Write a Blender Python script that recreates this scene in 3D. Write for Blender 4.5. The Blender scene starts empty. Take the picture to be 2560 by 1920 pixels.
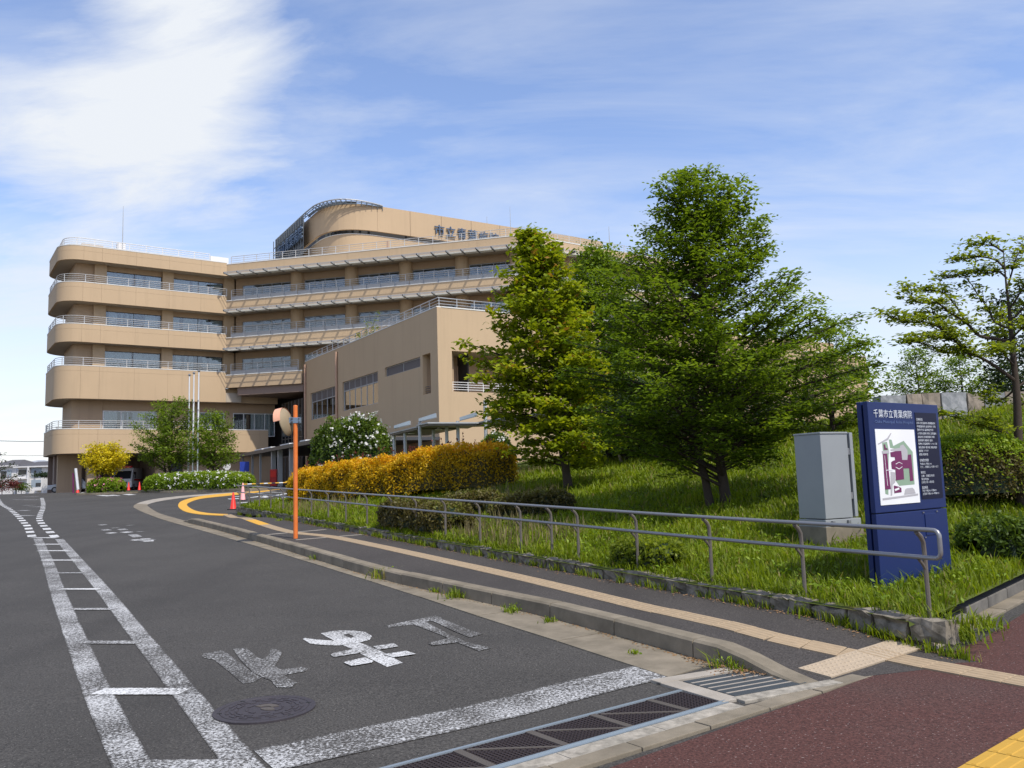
import bpy, bmesh, math, random
import numpy as np
from mathutils import Vector, Matrix

sc = bpy.context.scene
C = sc.collection
R = math.radians

# ---------------------------------------------------------------- camera
EYE = 1.65
FPX = 2071.0                       # focal length in photo pixels (2560 wide)
PITCH = math.atan(235 / FPX)
ROLL = math.atan(.031)
_r0 = Vector((1, 0, 0)); _u0 = Vector((0, -math.sin(PITCH), math.cos(PITCH)))
FWD = Vector((0, math.cos(PITCH), math.sin(PITCH)))
RGT = _r0 * math.cos(ROLL) - _u0 * math.sin(ROLL)
UPV = _u0 * math.cos(ROLL) + _r0 * math.sin(ROLL)
cam = bpy.data.cameras.new('camera'); camo = bpy.data.objects.new('camera', cam); C.objects.link(camo)
m3 = Matrix((RGT, UPV, -FWD)).transposed()
camo.matrix_world = Matrix.Translation((0, 0, EYE)) @ m3.to_4x4()
cam.sensor_width = 36; cam.lens = 36 * FPX / 2560
cam.clip_start = .05; cam.clip_end = 6000
sc.camera = camo

# ---------------------------------------------------------------- light
SUN = Vector((.37, -.42, .83)).normalized()      # towards the sun
sun = bpy.data.lights.new('sun', 'SUN'); suno = bpy.data.objects.new('sun', sun); C.objects.link(suno)
sun.energy = 4.4; sun.angle = R(.5); sun.color = (1, .95, .87)
suno.rotation_euler = SUN.to_track_quat('Z', 'Y').to_euler(); suno.location = (0, 0, 60)
sc.view_settings.view_transform = 'Standard'; sc.view_settings.look = 'None'
sc.view_settings.gamma = 1; sc.view_settings.exposure = 0; sc.view_settings.use_curve_mapping = False

W = bpy.data.worlds.new('World'); sc.world = W; W.use_nodes = True
def build_world():
    nt = W.node_tree; N = nt.nodes; L = nt.links; N.clear()
    out = N.new('ShaderNodeOutputWorld'); bg = N.new('ShaderNodeBackground'); bg.inputs[1].default_value = .132
    L.new(bg.outputs[0], out.inputs[0])
    sky = N.new('ShaderNodeTexSky'); sky.sky_type = 'NISHITA'; sky.sun_disc = False
    sky.sun_elevation = math.asin(SUN.z); sky.sun_rotation = math.atan2(SUN.x, SUN.y)
    sky.air_density = 1.0; sky.dust_density = .6; sky.ozone_density = 1.6
    tc = N.new('ShaderNodeTexCoord')
    sx = N.new('ShaderNodeSeparateXYZ'); L.new(tc.outputs['Generated'], sx.inputs[0])
    def M(op, a, b=None, c=None, clamp=False):
        n = N.new('ShaderNodeMath'); n.operation = op; n.use_clamp = clamp
        for i, v in enumerate((a, b, c)):
            if v is None: continue
            if isinstance(v, (int, float)): n.inputs[i].default_value = v
            else: L.new(v, n.inputs[i])
        return n.outputs[0]
    zc = M('ADD', M('MAXIMUM', sx.outputs[2], 0.0), .22)
    cx = N.new('ShaderNodeCombineXYZ')
    L.new(M('DIVIDE', sx.outputs[0], zc), cx.inputs[0]); L.new(M('DIVIDE', sx.outputs[1], zc), cx.inputs[1])
    def noise(scale, rot, stretch, detail, rough, off, dist=.6):
        mp = N.new('ShaderNodeMapping'); mp.inputs['Rotation'].default_value = (0, 0, R(rot))
        mp.inputs['Scale'].default_value = stretch; mp.inputs['Location'].default_value = off
        L.new(cx.outputs[0], mp.inputs[0])
        n = N.new('ShaderNodeTexNoise'); n.inputs['Scale'].default_value = scale; n.inputs['Detail'].default_value = detail
        n.inputs['Roughness'].default_value = rough; n.inputs['Distortion'].default_value = dist
        L.new(mp.outputs[0], n.inputs['Vector']); return n.outputs['Fac']
    def blob(px, py, r0, r1, sxy=1.0):       # soft bank of cloud around a direction
        d = (FWD + RGT * ((px - 1280) / FPX) - UPV * ((py - 960) / FPX)).normalized()
        dp = N.new('ShaderNodeVectorMath'); dp.operation = 'DISTANCE'
        nv = N.new('ShaderNodeVectorMath'); nv.operation = 'NORMALIZE'; L.new(tc.outputs['Generated'], nv.inputs[0])
        L.new(nv.outputs[0], dp.inputs[0]); dp.inputs[1].default_value = d
        mr = N.new('ShaderNodeMapRange'); mr.interpolation_type = 'SMOOTHSTEP'; L.new(dp.outputs['Value'], mr.inputs[0])
        mr.inputs[1].default_value = r0; mr.inputs[2].default_value = r1; mr.inputs[3].default_value = 1; mr.inputs[4].default_value = 0
        return mr.outputs[0]
    n1 = noise(2.3, 40, (.8, 1.7, 1), 10, .63, (3.1, 1.2, 0), .5)
    n2 = noise(2.2, 58, (.55, 1.7, 1), 9, .60, (7.4, 2.2, 0), .35)
    n3 = noise(.8, 0, (1, 1, 1), 3, .5, (1.7, 5.0, 0), .2)
    bank = M('MAXIMUM', M('MAXIMUM', blob(480, 70, .0, .19), blob(440, 260, .0, .19)), M('MAXIMUM', M('MAXIMUM', blob(310, 350, .0, .21), M('MULTIPLY', blob(130, 360, .0, .17), .85)), M('MULTIPLY', blob(300, 560, .0, .27), .72)))
    wisp = M('MULTIPLY', M('SUBTRACT', n2, .40), 2.3, clamp=True)
    veil = M('MULTIPLY', M('MULTIPLY', wisp, M('MULTIPLY', M('SUBTRACT', n3, .16), 2.6, clamp=True)), .80, clamp=True)
    thick = M('MULTIPLY', M('SUBTRACT', M('ADD', M('ADD', M('MULTIPLY', n1, 1.25), M('MULTIPLY', n2, .55)), M('MULTIPLY', bank, .73)), 1.12), 2.0, clamp=True)
    low = N.new('ShaderNodeMapRange'); low.interpolation_type = 'SMOOTHSTEP'; L.new(sx.outputs[2], low.inputs[0])
    low.inputs[1].default_value = -.02; low.inputs[2].default_value = .36; low.inputs[3].default_value = .75; low.inputs[4].default_value = .05
    fac = M('SUBTRACT', 1, M('MULTIPLY', M('MULTIPLY', M('SUBTRACT', 1, thick), M('SUBTRACT', 1, veil)), M('SUBTRACT', 1, low.outputs[0])))
    hs = N.new('ShaderNodeHueSaturation'); hs.inputs['Saturation'].default_value = 1.12; hs.inputs['Value'].default_value = 1.75
    L.new(sky.outputs[0], hs.inputs['Color'])
    tn = N.new('ShaderNodeMix'); tn.data_type = 'RGBA'; tn.blend_type = 'MULTIPLY'; tn.inputs[0].default_value = 1; L.new(hs.outputs[0], tn.inputs[6]); tn.inputs[7].default_value = (1.10, .955, .985, 1)
    mx = N.new('ShaderNodeMix'); mx.data_type = 'RGBA'; L.new(fac, mx.inputs[0]); L.new(tn.outputs[2], mx.inputs[6])
    mx.inputs[7].default_value = (6.45, 6.75, 7.2, 1)
    L.new(mx.outputs[2], bg.inputs[0])
build_world()

# ---------------------------------------------------------------- ground shape
def ss(t):
    t = min(max(t, 0.), 1.); return t * t * (3 - 2 * t)
def zroad(y):                                    # the street climbs gently away from the junction
    if y < 3: return 0.
    if y < 11: return .027 * (y - 3) ** 2 / 16
    if y < 56: return .027 * (y - 7)
    k = min(y, 76.) - 56
    return .027 * 49 + .027 * k - .027 * k * k / 40
S0 = Vector((3.70, 7.10)); SD = (Vector((-10.13, 30.41)) - S0).normalized(); SN = Vector((SD.y, -SD.x))   # stone kerb line, SN into the lawn
SLEN = (Vector((-10.13, 30.41)) - S0).length
R0 = Vector((3.85, 7.45)); RD = Vector((.70, .714)); RN = Vector((-RD.y, RD.x))                             # edge of the red pavement
def zbank(x, y):
    p = Vector((x, y)); s = max((p - S0).dot(SN), 0); q = (p - R0).dot(RN)
    sc_ = min(s, 17.)
    rise = .045 * sc_ + .0072 * sc_ * sc_
    cap = min(max(.92 + .125 * x, .5), 3.1)                # the bank is low on the left, high on the right
    rise = 1.12 * rise / (1 + (rise / cap) ** 4) ** .25
    f = ss((q + .1) / 2.4) * ss((x + 10.6) / 6)
    base = zroad(y) + .27 * ss((q + .2) / .8 + .12)
    bump = .03 * math.sin(x * 2.1 + y) * math.sin(y * 1.7 - x * .6)
    level = .24 * math.exp(-((x - 4.75) ** 2 + (y - 12.6) ** 2) / 1.6)       # ground cut level round the cabinet
    return base + rise * f + bump * ss(s / 1.5) * ss(q / 1.5) - level
def lift(x, y):
    d = (x - 2.27) * -.465 + (y - 6.50) * .885
    return .13 * ss((d + .05) / 1.7) * ss((29 - y) / 3.2)
def zwalk(x, y): return zroad(y) + .012 + lift(x, y)
def raydir(u, v):
    d = FWD + RGT * ((u - 1280) / FPX) - UPV * ((v - 960) / FPX); return d / d.y
def hit(u, v, zf):
    d = raydir(u, v); y = 2.
    while y < 120 and EYE + d.z * y > zf(d.x * y, y): y *= 1.01
    lo, hi = y / 1.01, y
    for _ in range(30):
        m = (lo + hi) / 2
        if EYE + d.z * m > zf(d.x * m, m): lo = m
        else: hi = m
    return Vector((d.x * lo, lo, EYE + d.z * lo))
def G(u, v, dz=0.): return hit(u, v, lambda x, y: zroad(y) + dz)         # point on the street
def GB(u, v): return hit(u, v, zbank)                                     # point on the lawn
def AT(u, v, Y): d = raydir(u, v); return Vector((d.x * Y, Y, EYE + d.z * Y))

# ---------------------------------------------------------------- materials
MATS = {}
class NT:
    def __init__(s, name):
        s.m = bpy.data.materials.new(name); s.m.use_nodes = True; s.t = s.m.node_tree; s.N = s.t.nodes; s.L = s.t.links
        s.b = s.N['Principled BSDF']; s.geo = None
    def pos(s):
        if s.geo is None: s.geo = s.N.new('ShaderNodeNewGeometry')
        return s.geo.outputs['Position']
    def noise(s, scale, detail=4, rough=.55, vec=None, dist=0., stretch=None):
        n = s.N.new('ShaderNodeTexNoise'); n.inputs['Scale'].default_value = scale; n.inputs['Detail'].default_value = detail
        n.inputs['Roughness'].default_value = rough; n.inputs['Distortion'].default_value = dist
        v = vec or s.pos()
        if stretch:
            mp = s.N.new('ShaderNodeMapping'); mp.inputs['Scale'].default_value = stretch; s.L.new(v, mp.inputs[0]); v = mp.outputs[0]
        s.L.new(v, n.inputs['Vector']); return n.outputs['Fac']
    def vor(s, scale, feat='F1', out='Distance'):
        n = s.N.new('ShaderNodeTexVoronoi'); n.inputs['Scale'].default_value = scale; n.feature = feat
        s.L.new(s.pos(), n.inputs['Vector']); return n.outputs[out]
    def math(s, op, a, b=None, clamp=False):
        n = s.N.new('ShaderNodeMath'); n.operation = op; n.use_clamp = clamp
        for i, v in enumerate((a, b)):
            if v is None: continue
            if isinstance(v, (int, float)): n.inputs[i].default_value = v
            else: s.L.new(v, n.inputs[i])
        return n.outputs[0]
    def ramp(s, fac, stops):
        n = s.N.new('ShaderNodeValToRGB'); e = n.color_ramp.elements
        while len(e) < len(stops): e.new(.5)
        for i, (p, c) in enumerate(stops):
            e[i].position = p; e[i].color = (*c, 1) if len(c) == 3 else c
        s.L.new(fac, n.inputs[0]); return n.outputs[0]
    def mix(s, fac, a, b, mode='MIX'):
        n = s.N.new('ShaderNodeMix'); n.data_type = 'RGBA'; n.blend_type = mode
        for i, v in ((0, fac), (6, a), (7, b)):
            if isinstance(v, (int, float)): n.inputs[i].default_value = v
            elif isinstance(v, tuple): n.inputs[i].default_value = (*v, 1)
            else: s.L.new(v, n.inputs[i])
        return n.outputs[2]
    def col(s, c):
        if isinstance(c, tuple): s.b.inputs['Base Color'].default_value = (*c, 1)
        else: s.L.new(c, s.b.inputs['Base Color'])
    def rough(s, v, spec=None, metal=None):
        s.b.inputs['Roughness'].default_value = v
        if spec is not None: s.b.inputs['Specular IOR Level'].default_value = spec
        if metal is not None: s.b.inputs['Metallic'].default_value = metal
    def bump(s, h, strength=.3, dist=.01):
        n = s.N.new('ShaderNodeBump'); n.inputs['Strength'].default_value = strength; n.inputs['Distance'].default_value = dist
        s.L.new(h, n.inputs['Height']); s.L.new(n.outputs[0], s.b.inputs['Normal'])
def g(v, t=(1, 1, 1)): return tuple(v * k for k in t)

def asphalt_col(n, tint=(1.06, .985, .87), lo=.022, hi=.092, spk=.19):
    fine = n.noise(62, 3, .7); mid = n.noise(.55, 5, .6); big = n.noise(.16, 3, .5)
    c = n.ramp(fine, [(.33, g(lo, tint)), (.68, g(hi, tint))])
    c = n.mix(n.math('MULTIPLY', n.math('SUBTRACT', mid, .42), 1.2, True), c, g(lo * 1.0, tint))
    c = n.mix(n.math('MULTIPLY', n.math('SUBTRACT', big, .5), 1.1, True), c, g(hi * .95, tint))
    mp = n.N.new('ShaderNodeMapping'); mp.inputs['Rotation'].default_value = (0, 0, -R(30)); mp.inputs['Scale'].default_value = (1, .07, 1); n.L.new(n.pos(), mp.inputs[0])
    lane = n.noise(1.1, 3, .5, vec=mp.outputs[0])                     # wheel tracks run along the street
    c = n.mix(n.math('MULTIPLY', n.math('SUBTRACT', lane, .54), 2.2, True), c, g(.034, tint))
    stain = n.noise(2.3, 3, .5); c = n.mix(n.math('MULTIPLY', n.math('SUBTRACT', stain, .70), 5, True), c, g(.026, tint))
    sp = n.math('MULTIPLY', n.math('SUBTRACT', n.noise(78, 1, .5), .685), 12, True)
    return n.mix(sp, c, g(spk, tint)), fine
def mk_asphalt(name, **k):
    n = NT(name); c, f = asphalt_col(n, **k); n.col(c); n.rough(.85, .25); n.bump(f, .45, .006); MATS[name] = n.m
mk_asphalt('asphalt')
mk_asphalt('walk_asphalt', tint=(1.10, .97, .86), lo=.023, hi=.086, spk=.17)
def mk_red():
    n = NT('red_asphalt'); fine = n.noise(58, 3, .7); big = n.noise(.5, 4, .6)
    c = n.ramp(fine, [(.33, (.034, .015, .012)), (.68, (.118, .050, .039))])
    c = n.mix(n.math('MULTIPLY', n.math('SUBTRACT', big, .5), 2.2, True), c, n.ramp(fine, [(.33, (.030, .020, .017)), (.68, (.108, .070, .058))]))
    sp = n.math('MULTIPLY', n.math('SUBTRACT', n.noise(62, 1, .5), .69), 12, True)
    n.col(n.mix(sp, c, (.26, .20, .18))); n.rough(.85, .25); n.bump(fine, .45, .006); MATS['red_asphalt'] = n.m
mk_red()
def mk_paint(name, colr, amount, edge_soft=.2):
    n = NT(name); a, f = asphalt_col(n)
    grain = n.noise(48, 4, .8); patch = n.noise(1.3, 4, .6)
    at = n.N.new('ShaderNodeAttribute'); at.attribute_name = 'edge'
    v = n.math('ADD', n.math('MULTIPLY', grain, 1.0), n.math('MULTIPLY', n.math('SUBTRACT', patch, .5), .30))
    v = n.math('ADD', v, n.math('MULTIPLY', at.outputs['Fac'], edge_soft))
    m = n.math('MULTIPLY', n.math('SUBTRACT', v, 1 - amount), 6, True)
    n.col(n.mix(m, a, colr)); n.rough(.8, .25); n.bump(f, .4, .006); MATS[name] = n.m
mk_paint('paint', (.54, .54, .525), .345)
mk_paint('paint_bold', (.62, .62, .60), .44)
mk_paint('paint_worn', (.54, .54, .525), .35)
mk_paint('paint_faint', (.50, .50, .49), .22)
mk_paint('paint_yellow', (.62, .34, .045), .66)
def mk_concrete(name, c0, c1, sc1=3., stain=(.08, .075, .06), fine=90):
    n = NT(name); f = n.noise(fine, 3, .7); m = n.noise(sc1, 5, .62)
    c = n.ramp(m, [(.3, c0), (.7, c1)])
    c = n.mix(n.math('MULTIPLY', n.math('SUBTRACT', n.noise(1.1, 4, .6), .5), 2.0, True), c, stain)
    c = n.mix(n.math('MULTIPLY', n.math('SUBTRACT', f, .52), 2.4, True), c, g(.6, c1))
    n.col(c); n.rough(.9, .2); n.bump(f, .35, .006); MATS[name] = n.m
mk_concrete('concrete', (.15, .128, .092), (.265, .225, .165), stain=(.11, .094, .07))
mk_concrete('concrete_dark', (.10, .095, .085), (.19, .178, .155))
mk_concrete('concrete_pale', (.27, .24, .195), (.40, .36, .30), stain=(.19, .165, .13))
mk_concrete('concrete_rough', (.17, .155, .125), (.42, .38, .31), 14., stain=(.16, .15, .12), fine=60)
mk_concrete('stone', (.075, .066, .048), (.29, .255, .20), 9., stain=(.045, .05, .025), fine=40)
mk_concrete('granite_pink', (.24, .195, .15), (.40, .335, .265), 5., stain=(.18, .15, .12), fine=30)
mk_concrete('granite_grey', (.22, .23, .235), (.42, .42, .42), 7., stain=(.14, .145, .15), fine=30)
def mk_plain(name, c, rough=.6, spec=.4, metal=0., var=.12, scale=2.5):
    n = NT(name); v = n.noise(scale, 4, .6)
    n.col(n.mix(n.math('MULTIPLY', v, 1.0), g(1 - var, c), g(1 + var, c))); n.rough(rough, spec, metal); MATS[name] = n.m
def mk_wall(name, c):
    n = NT(name)
    v = n.noise(.35, 4, .55); st = n.noise(1.9, 5, .65, stretch=(1, 1, .06)); f = n.noise(9, 2, .5)
    cc = n.mix(v, g(.93, c), g(1.07, c))
    cc = n.mix(n.math('MULTIPLY', n.math('SUBTRACT', st, .52), 2.2, True), cc, g(.78, c))
    n.col(n.mix(n.math('MULTIPLY', f, .25), cc, g(.9, c))); n.rough(.75, .3); MATS[name] = n.m
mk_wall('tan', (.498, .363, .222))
mk_wall('tan_shade', (.42, .297, .185))  # the wall tan again, darkened for parts set back in shade
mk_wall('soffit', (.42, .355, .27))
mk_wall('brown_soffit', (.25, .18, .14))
for nm, c, ro, sp, me in [
    ('awning', (.56, .55, .49), .5, .4, 0), ('rail_grey', (.52, .51, .48), .45, .5, .2), ('rail_white', (.72, .71, .68), .5, .4, 0),
    ('coping', (.68, .67, .62), .6, .4, 0), ('frame_grey', (.42, .43, .43), .45, .5, .3), ('frame_white', (.68, .68, .66), .5, .4, 0),
    ('dark_metal', (.05, .05, .052), .5, .5, 0), ('dark_room', (.05, .045, .042), .9, .1, 0), ('curtain', (.74, .76, .76), .9, .1, 0),  # dark_room puts the gloom of unlit interiors into a near-black colour
    ('letter_blue', (.075, .12, .19), .45, .5, 0), ('truss', (.12, .135, .14), .5, .5, .2), ('louver', (.13, .115, .11), .6, .3, 0),
    ('pipe_tan', (.46, .29, .19), .5, .4, 0), ('orange_paint', (.72, .18, .035), .45, .4, 0), ('mirror_hood', (.72, .36, .23), .5, .4, 0),
    ('mirror_back', (.30, .235, .145), .6, .35, 0), ('bracket_blue', (.17, .23, .30), .45, .5, .2), ('steel', (.27, .27, .275), .42, .5, .6),
    ('steel_dark', (.15, .13, .11), .5, .5, .2), ('cabinet', (.29, .305, .31), .5, .35, .1), ('galv', (.30, .35, .38), .45, .5, .5),
    ('iron', (.05, .043, .047), .6, .4, .2), ('iron_light', (.10, .085, .07), .6, .4, .2), ('plate', (.06, .068, .072), .55, .4, .2), ('grate_dark', (.035, .026, .026), .7, .3, 0),
    ('sign_blue', (.008, .021, .098), .42, .3, 0), ('sign_navy', (.006, .007, .026), .45, .2, 0), ('sign_white', (.78, .79, .78), .4, .4, 0),
    ('map_purple', (.145, .018, .085), .5, .4, 0), ('map_green', (.25, .36, .25), .5, .4, 0), ('map_grey', (.42, .41, .42), .5, .4, 0),
    ('sign_text', (.62, .66, .70), .5, .4, 0), ('sign_subtext', (.10, .15, .30), .5, .4, 0),
    ('cone_red', (.75, .035, .022), .45, .4, 0), ('cone_pink', (.80, .38, .36), .55, .4, 0), ('rubber', (.025, .025, .025), .8, .3, 0),
    ('bar_yellow', (.75, .42, .05), .5, .4, 0), ('pole_white', (.72, .73, .73), .35, .5, .2), ('van_white', (.62, .62, .62), .3, .5, 0),
    ('beacon', (.6, .01, .015), .25, .5, 0), ('car_silver', (.42, .44, .46), .3, .5, .3), ('glass_dark', (.02, .022, .025), .08, .6, 0), ('lamp_lens', (.75, .72, .66), .25, .5, 0),
    ('house_white', (.66, .65, .63), .7, .3, 0), ('house_grey', (.28, .33, .37), .7, .3, 0), ('roof_tile', (.09, .085, .085), .7, .3, 0),
    ('blue_board', (.025, .055, .33), .5, .4, 0), ('post_red', (.5, .03, .03), .45, .4, 0), ('tile_tan', (.34, .255, .16), .85, .25, 0), ('tile_pale', (.39, .31, .215), .85, .25, 0), ('tile_yellow', (.62, .34, .05), .8, .25, 0), ('tile_ochre', (.46, .27, .045), .85, .2, 0),
    ('bark', (.060, .046, .035), .9, .2, 0), ('bark_grey', (.12, .105, .085), .9, .2, 0), ('stake', (.30, .24, .17), .85, .2, 0),
    ('gravel_soil', (.12, .10, .07), .95, .1, 0), ('door_tan', (.42, .29, .20), .6, .3, 0), ('wire', (.05, .05, .055), .6, .3, 0), ('dry_leaf', (.24, .14, .065), .8, .2, 0)]:
    mk_plain(nm, c, ro, sp, me, var=.22 if nm in ('bark', 'bark_grey', 'iron', 'tile_tan', 'tile_pale', 'gravel_soil', 'mirror_back', 'orange_paint', 'mirror_hood', 'house_white') else .08, scale=14 if nm.startswith(('bark', 'tile', 'iron')) else 3)
def mk_glass(name, refl, tint):
    n = NT(name); n.N.remove(n.b); out = [x for x in n.N if x.type == 'OUTPUT_MATERIAL'][0]
    tr = n.N.new('ShaderNodeBsdfTransparent'); tr.inputs[0].default_value = (*tint, 1)
    gl = n.N.new('ShaderNodeBsdfGlossy'); gl.inputs['Roughness'].default_value = .02; gl.inputs[0].default_value = (.9, .95, 1, 1)
    fr = n.N.new('ShaderNodeFresnel'); fr.inputs[0].default_value = 1.5
    a = n.math('ADD', fr.outputs[0], refl, True)
    mx = n.N.new('ShaderNodeMixShader'); n.L.new(a, mx.inputs[0]); n.L.new(tr.outputs[0], mx.inputs[1]); n.L.new(gl.outputs[0], mx.inputs[2])
    n.L.new(mx.outputs[0], out.inputs[0]); MATS[name] = n.m
mk_glass('glass', .07, (.70, .74, .74))
mk_glass('glass_pale', .30, (.72, .74, .74))
mk_glass('glass_smoke', .10, (.30, .33, .33))
mk_plain('frosted', (.37, .365, .35), .5, .3, var=.05)
def mk_mirror():
    n = NT('mirror'); n.col((.8, .8, .8)); n.rough(.02, .5, 1); MATS['mirror'] = n.m
mk_mirror()
def mk_leaf(name, stops, trans=.35, tcol=None, rough=.5, spec=.25):
    n = NT(name); at = n.N.new('ShaderNodeAttribute'); at.attribute_name = 'tint'
    c = n.ramp(at.outputs['Fac'], stops); n.col(c); n.rough(rough, spec)
    tl = n.N.new('ShaderNodeBsdfTranslucent')
    n.L.new(n.mix(1.0, c, tcol or (1.3, 1.25, .55), 'MULTIPLY'), tl.inputs[0])
    mx = n.N.new('ShaderNodeMixShader'); mx.inputs[0].default_value = trans
    out = [x for x in n.N if x.type == 'OUTPUT_MATERIAL'][0]
    n.L.new(n.b.outputs[0], mx.inputs[1]); n.L.new(tl.outputs[0], mx.inputs[2]); n.L.new(mx.outputs[0], out.inputs[0]); MATS[name] = n.m
mk_leaf('leaf_big', [(0, (.055, .100, .012)), (.5, (.145, .225, .018)), (1, (.25, .34, .028))], .46)
mk_leaf('leaf_bright', [(0, (.08, .12, .008)), (.5, (.235, .30, .012)), (.9, (.37, .40, .02)), (1, (.34, .19, .04))], .45)
mk_leaf('leaf_mid', [(0, (.04, .07, .012)), (.6, (.09, .145, .016)), (1, (.16, .22, .022))], .4)
mk_leaf('leaf_olive', [(0, (.11, .15, .018)), (.6, (.20, .255, .026)), (1, (.34, .39, .035))], .6)
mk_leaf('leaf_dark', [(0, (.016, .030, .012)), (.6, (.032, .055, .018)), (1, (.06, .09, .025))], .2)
mk_leaf('leaf_yellow', [(0, (.30, .28, .012)), (.5, (.58, .48, .018)), (1, (.78, .64, .035))], .45)
mk_leaf('leaf_gold', [(0, (.27, .19, .006)), (.35, (.56, .38, .008)), (.75, (.80, .50, .016)), (1, (.76, .35, .016))], .42, (1.15, 1.0, .6))
mk_leaf('leaf_lime', [(0, (.10, .17, .012)), (.5, (.20, .30, .018)), (1, (.32, .40, .03))], .4)
mk_leaf('leaf_brown', [(0, (.06, .055, .018)), (.5, (.13, .105, .03)), (1, (.15, .17, .025))], .3)
mk_leaf('leaf_red', [(0, (.08, .02, .02)), (1, (.2, .05, .04))], .25)
mk_leaf('flower_white', [(0, (.66, .64, .58)), (1, (.82, .81, .76))], .25, (1, 1, .95))
mk_leaf('flower_pink', [(0, (.55, .12, .25)), (1, (.7, .25, .38))], .25, (1, .8, .9))
mk_leaf('grass_blade', [(0, (.085, .115, .008)), (.45, (.175, .24, .009)), (.85, (.28, .335, .016)), (1, (.28, .235, .075))], .48, (1.25, 1.25, .6))
mk_leaf('grass_dry', [(0, (.18, .15, .07)), (.6, (.30, .235, .12)), (1, (.15, .17, .03))], .35, (1.1, 1, .7))
def mk_lawn():
    n = NT('lawn'); c = n.ramp(n.noise(1.2, 5, .65), [(.3, (.055, .075, .016)), (.55, (.10, .125, .022)), (.72, (.16, .13, .045))])
    n.col(n.mix(n.math('MULTIPLY', n.noise(30, 4, .7), .6), c, (.04, .05, .014))); n.rough(.95, .1); MATS['lawn'] = n.m
mk_lawn()

# ---------------------------------------------------------------- builders
LOC = {}
def wl(o): return LOC.get(o.name, Vector((0, 0, 0))) if o else Vector((0, 0, 0))
def tag(o, label=None, cat=None, group=None, kind=None):
    if label: o['label'] = label
    if cat: o['category'] = cat
    if group: o['group'] = group
    if kind: o['kind'] = kind
    return o
def thing(name, label, cat, loc=(0, 0, 0), group=None):
    o = bpy.data.objects.new(name, None); C.objects.link(o); o.location = loc; o.empty_display_size = .3
    LOC[o.name] = Vector(loc); return tag(o, label, cat, group)
def link(name, me, parent=None, mat=None):
    o = bpy.data.objects.new(name, me); C.objects.link(o)
    if parent: o.parent = parent
    LOC[o.name] = wl(parent)
    if mat and not me.materials: me.materials.append(MATS[mat])
    return o
class MB:
    def __init__(s): s.v = []; s.f = []
    def add(s, vs, fs):
        k = len(s.v); s.v += [tuple(v) for v in vs]; s.f += [tuple(i + k for i in f) for f in fs]; return s
    def hexa(s, p): return s.add(p, [(3, 2, 1, 0), (4, 5, 6, 7), (0, 1, 5, 4), (1, 2, 6, 5), (2, 3, 7, 6), (3, 0, 4, 7)])
    def box(s, a, b):
        x0, y0, z0 = a; x1, y1, z1 = b
        return s.hexa([(x0, y0, z0), (x1, y0, z0), (x1, y1, z0), (x0, y1, z0), (x0, y0, z1), (x1, y0, z1), (x1, y1, z1), (x0, y1, z1)])
    def prism(s, poly, z0, z1):
        n = len(poly); vs = [(p[0], p[1], z0) for p in poly] + [(p[0], p[1], z1) for p in poly]
        area = sum(poly[i][0] * poly[(i + 1) % n][1] - poly[(i + 1) % n][0] * poly[i][1] for i in range(n))
        fs = [tuple(range(n))[::-1], tuple(range(n, 2 * n))] + [(i, (i + 1) % n, n + (i + 1) % n, n + i) for i in range(n)]
        if area < 0: fs = [f[::-1] for f in fs]
        return s.add(vs, fs)
    def tube(s, pts, r, n=8, cap=True):
        pts = [Vector(p) for p in pts]; rs = r if isinstance(r, (list, tuple)) else [r] * len(pts)
        vs = []; fs = []; ref = None
        for i, p in enumerate(pts):
            d = (pts[min(i + 1, len(pts) - 1)] - pts[max(i - 1, 0)])
            d = d.normalized() if d.length > 1e-9 else Vector((0, 0, 1))
            if ref is None: ref = Vector((1, 0, 0)) if abs(d.x) < .8 else Vector((0, 1, 0))
            a = d.cross(ref); a = a.normalized(); b = d.cross(a); ref = -b if False else ref
            for k in range(n):
                t = 2 * math.pi * k / n; vs.append(p + (a * math.cos(t) + b * math.sin(t)) * rs[i])
        for i in range(len(pts) - 1):
            for k in range(n):
                k2 = (k + 1) % n; fs.append((i * n + k, i * n + k2, (i + 1) * n + k2, (i + 1) * n + k))
        if cap: fs += [tuple(range(n))[::-1], tuple(range((len(pts) - 1) * n, len(pts) * n))]
        return s.add(vs, fs)
    def lathe(s, prof, c, n=20):
        c = Vector(c); vs = []; fs = []
        for r, z in prof:
            for k in range(n):
                t = 2 * math.pi * k / n; vs.append(c + Vector((r * math.cos(t), r * math.sin(t), z)))
        for i in range(len(prof) - 1):
            for k in range(n):
                k2 = (k + 1) % n; fs.append((i * n + k, i * n + k2, (i + 1) * n + k2, (i + 1) * n + k))
        fs += [tuple(range(n))[::-1], tuple(range((len(prof) - 1) * n, len(prof) * n))]
        return s.add(vs, fs)
    def mesh(s, name, off=Vector((0, 0, 0)), smooth=False, bevel=0.):
        me = bpy.data.meshes.new(name); me.from_pydata([tuple(Vector(v) - off) for v in s.v], [], s.f)
        if bevel:
            bm = bmesh.new(); bm.from_mesh(me)
            bmesh.ops.remove_doubles(bm, verts=bm.verts, dist=1e-5)
            bmesh.ops.bevel(bm, geom=[e for e in bm.edges if e.is_manifold and e.calc_face_angle(0) > .5], offset=bevel, segments=2, affect='EDGES', profile=.6, clamp_overlap=True)
            bm.to_mesh(me); bm.free()
        if smooth:
            for p in me.polygons: p.use_smooth = True
            try: me.set_sharp_from_angle(angle=R(40))
            except Exception: pass
        me.update(); return me
    def build(s, name, mat, parent=None, smooth=False, bevel=0., kind=None):
        me = s.mesh(name, wl(parent), smooth, bevel); o = link(name, me, parent, mat)
        if kind: o['kind'] = kind
        return o
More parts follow.
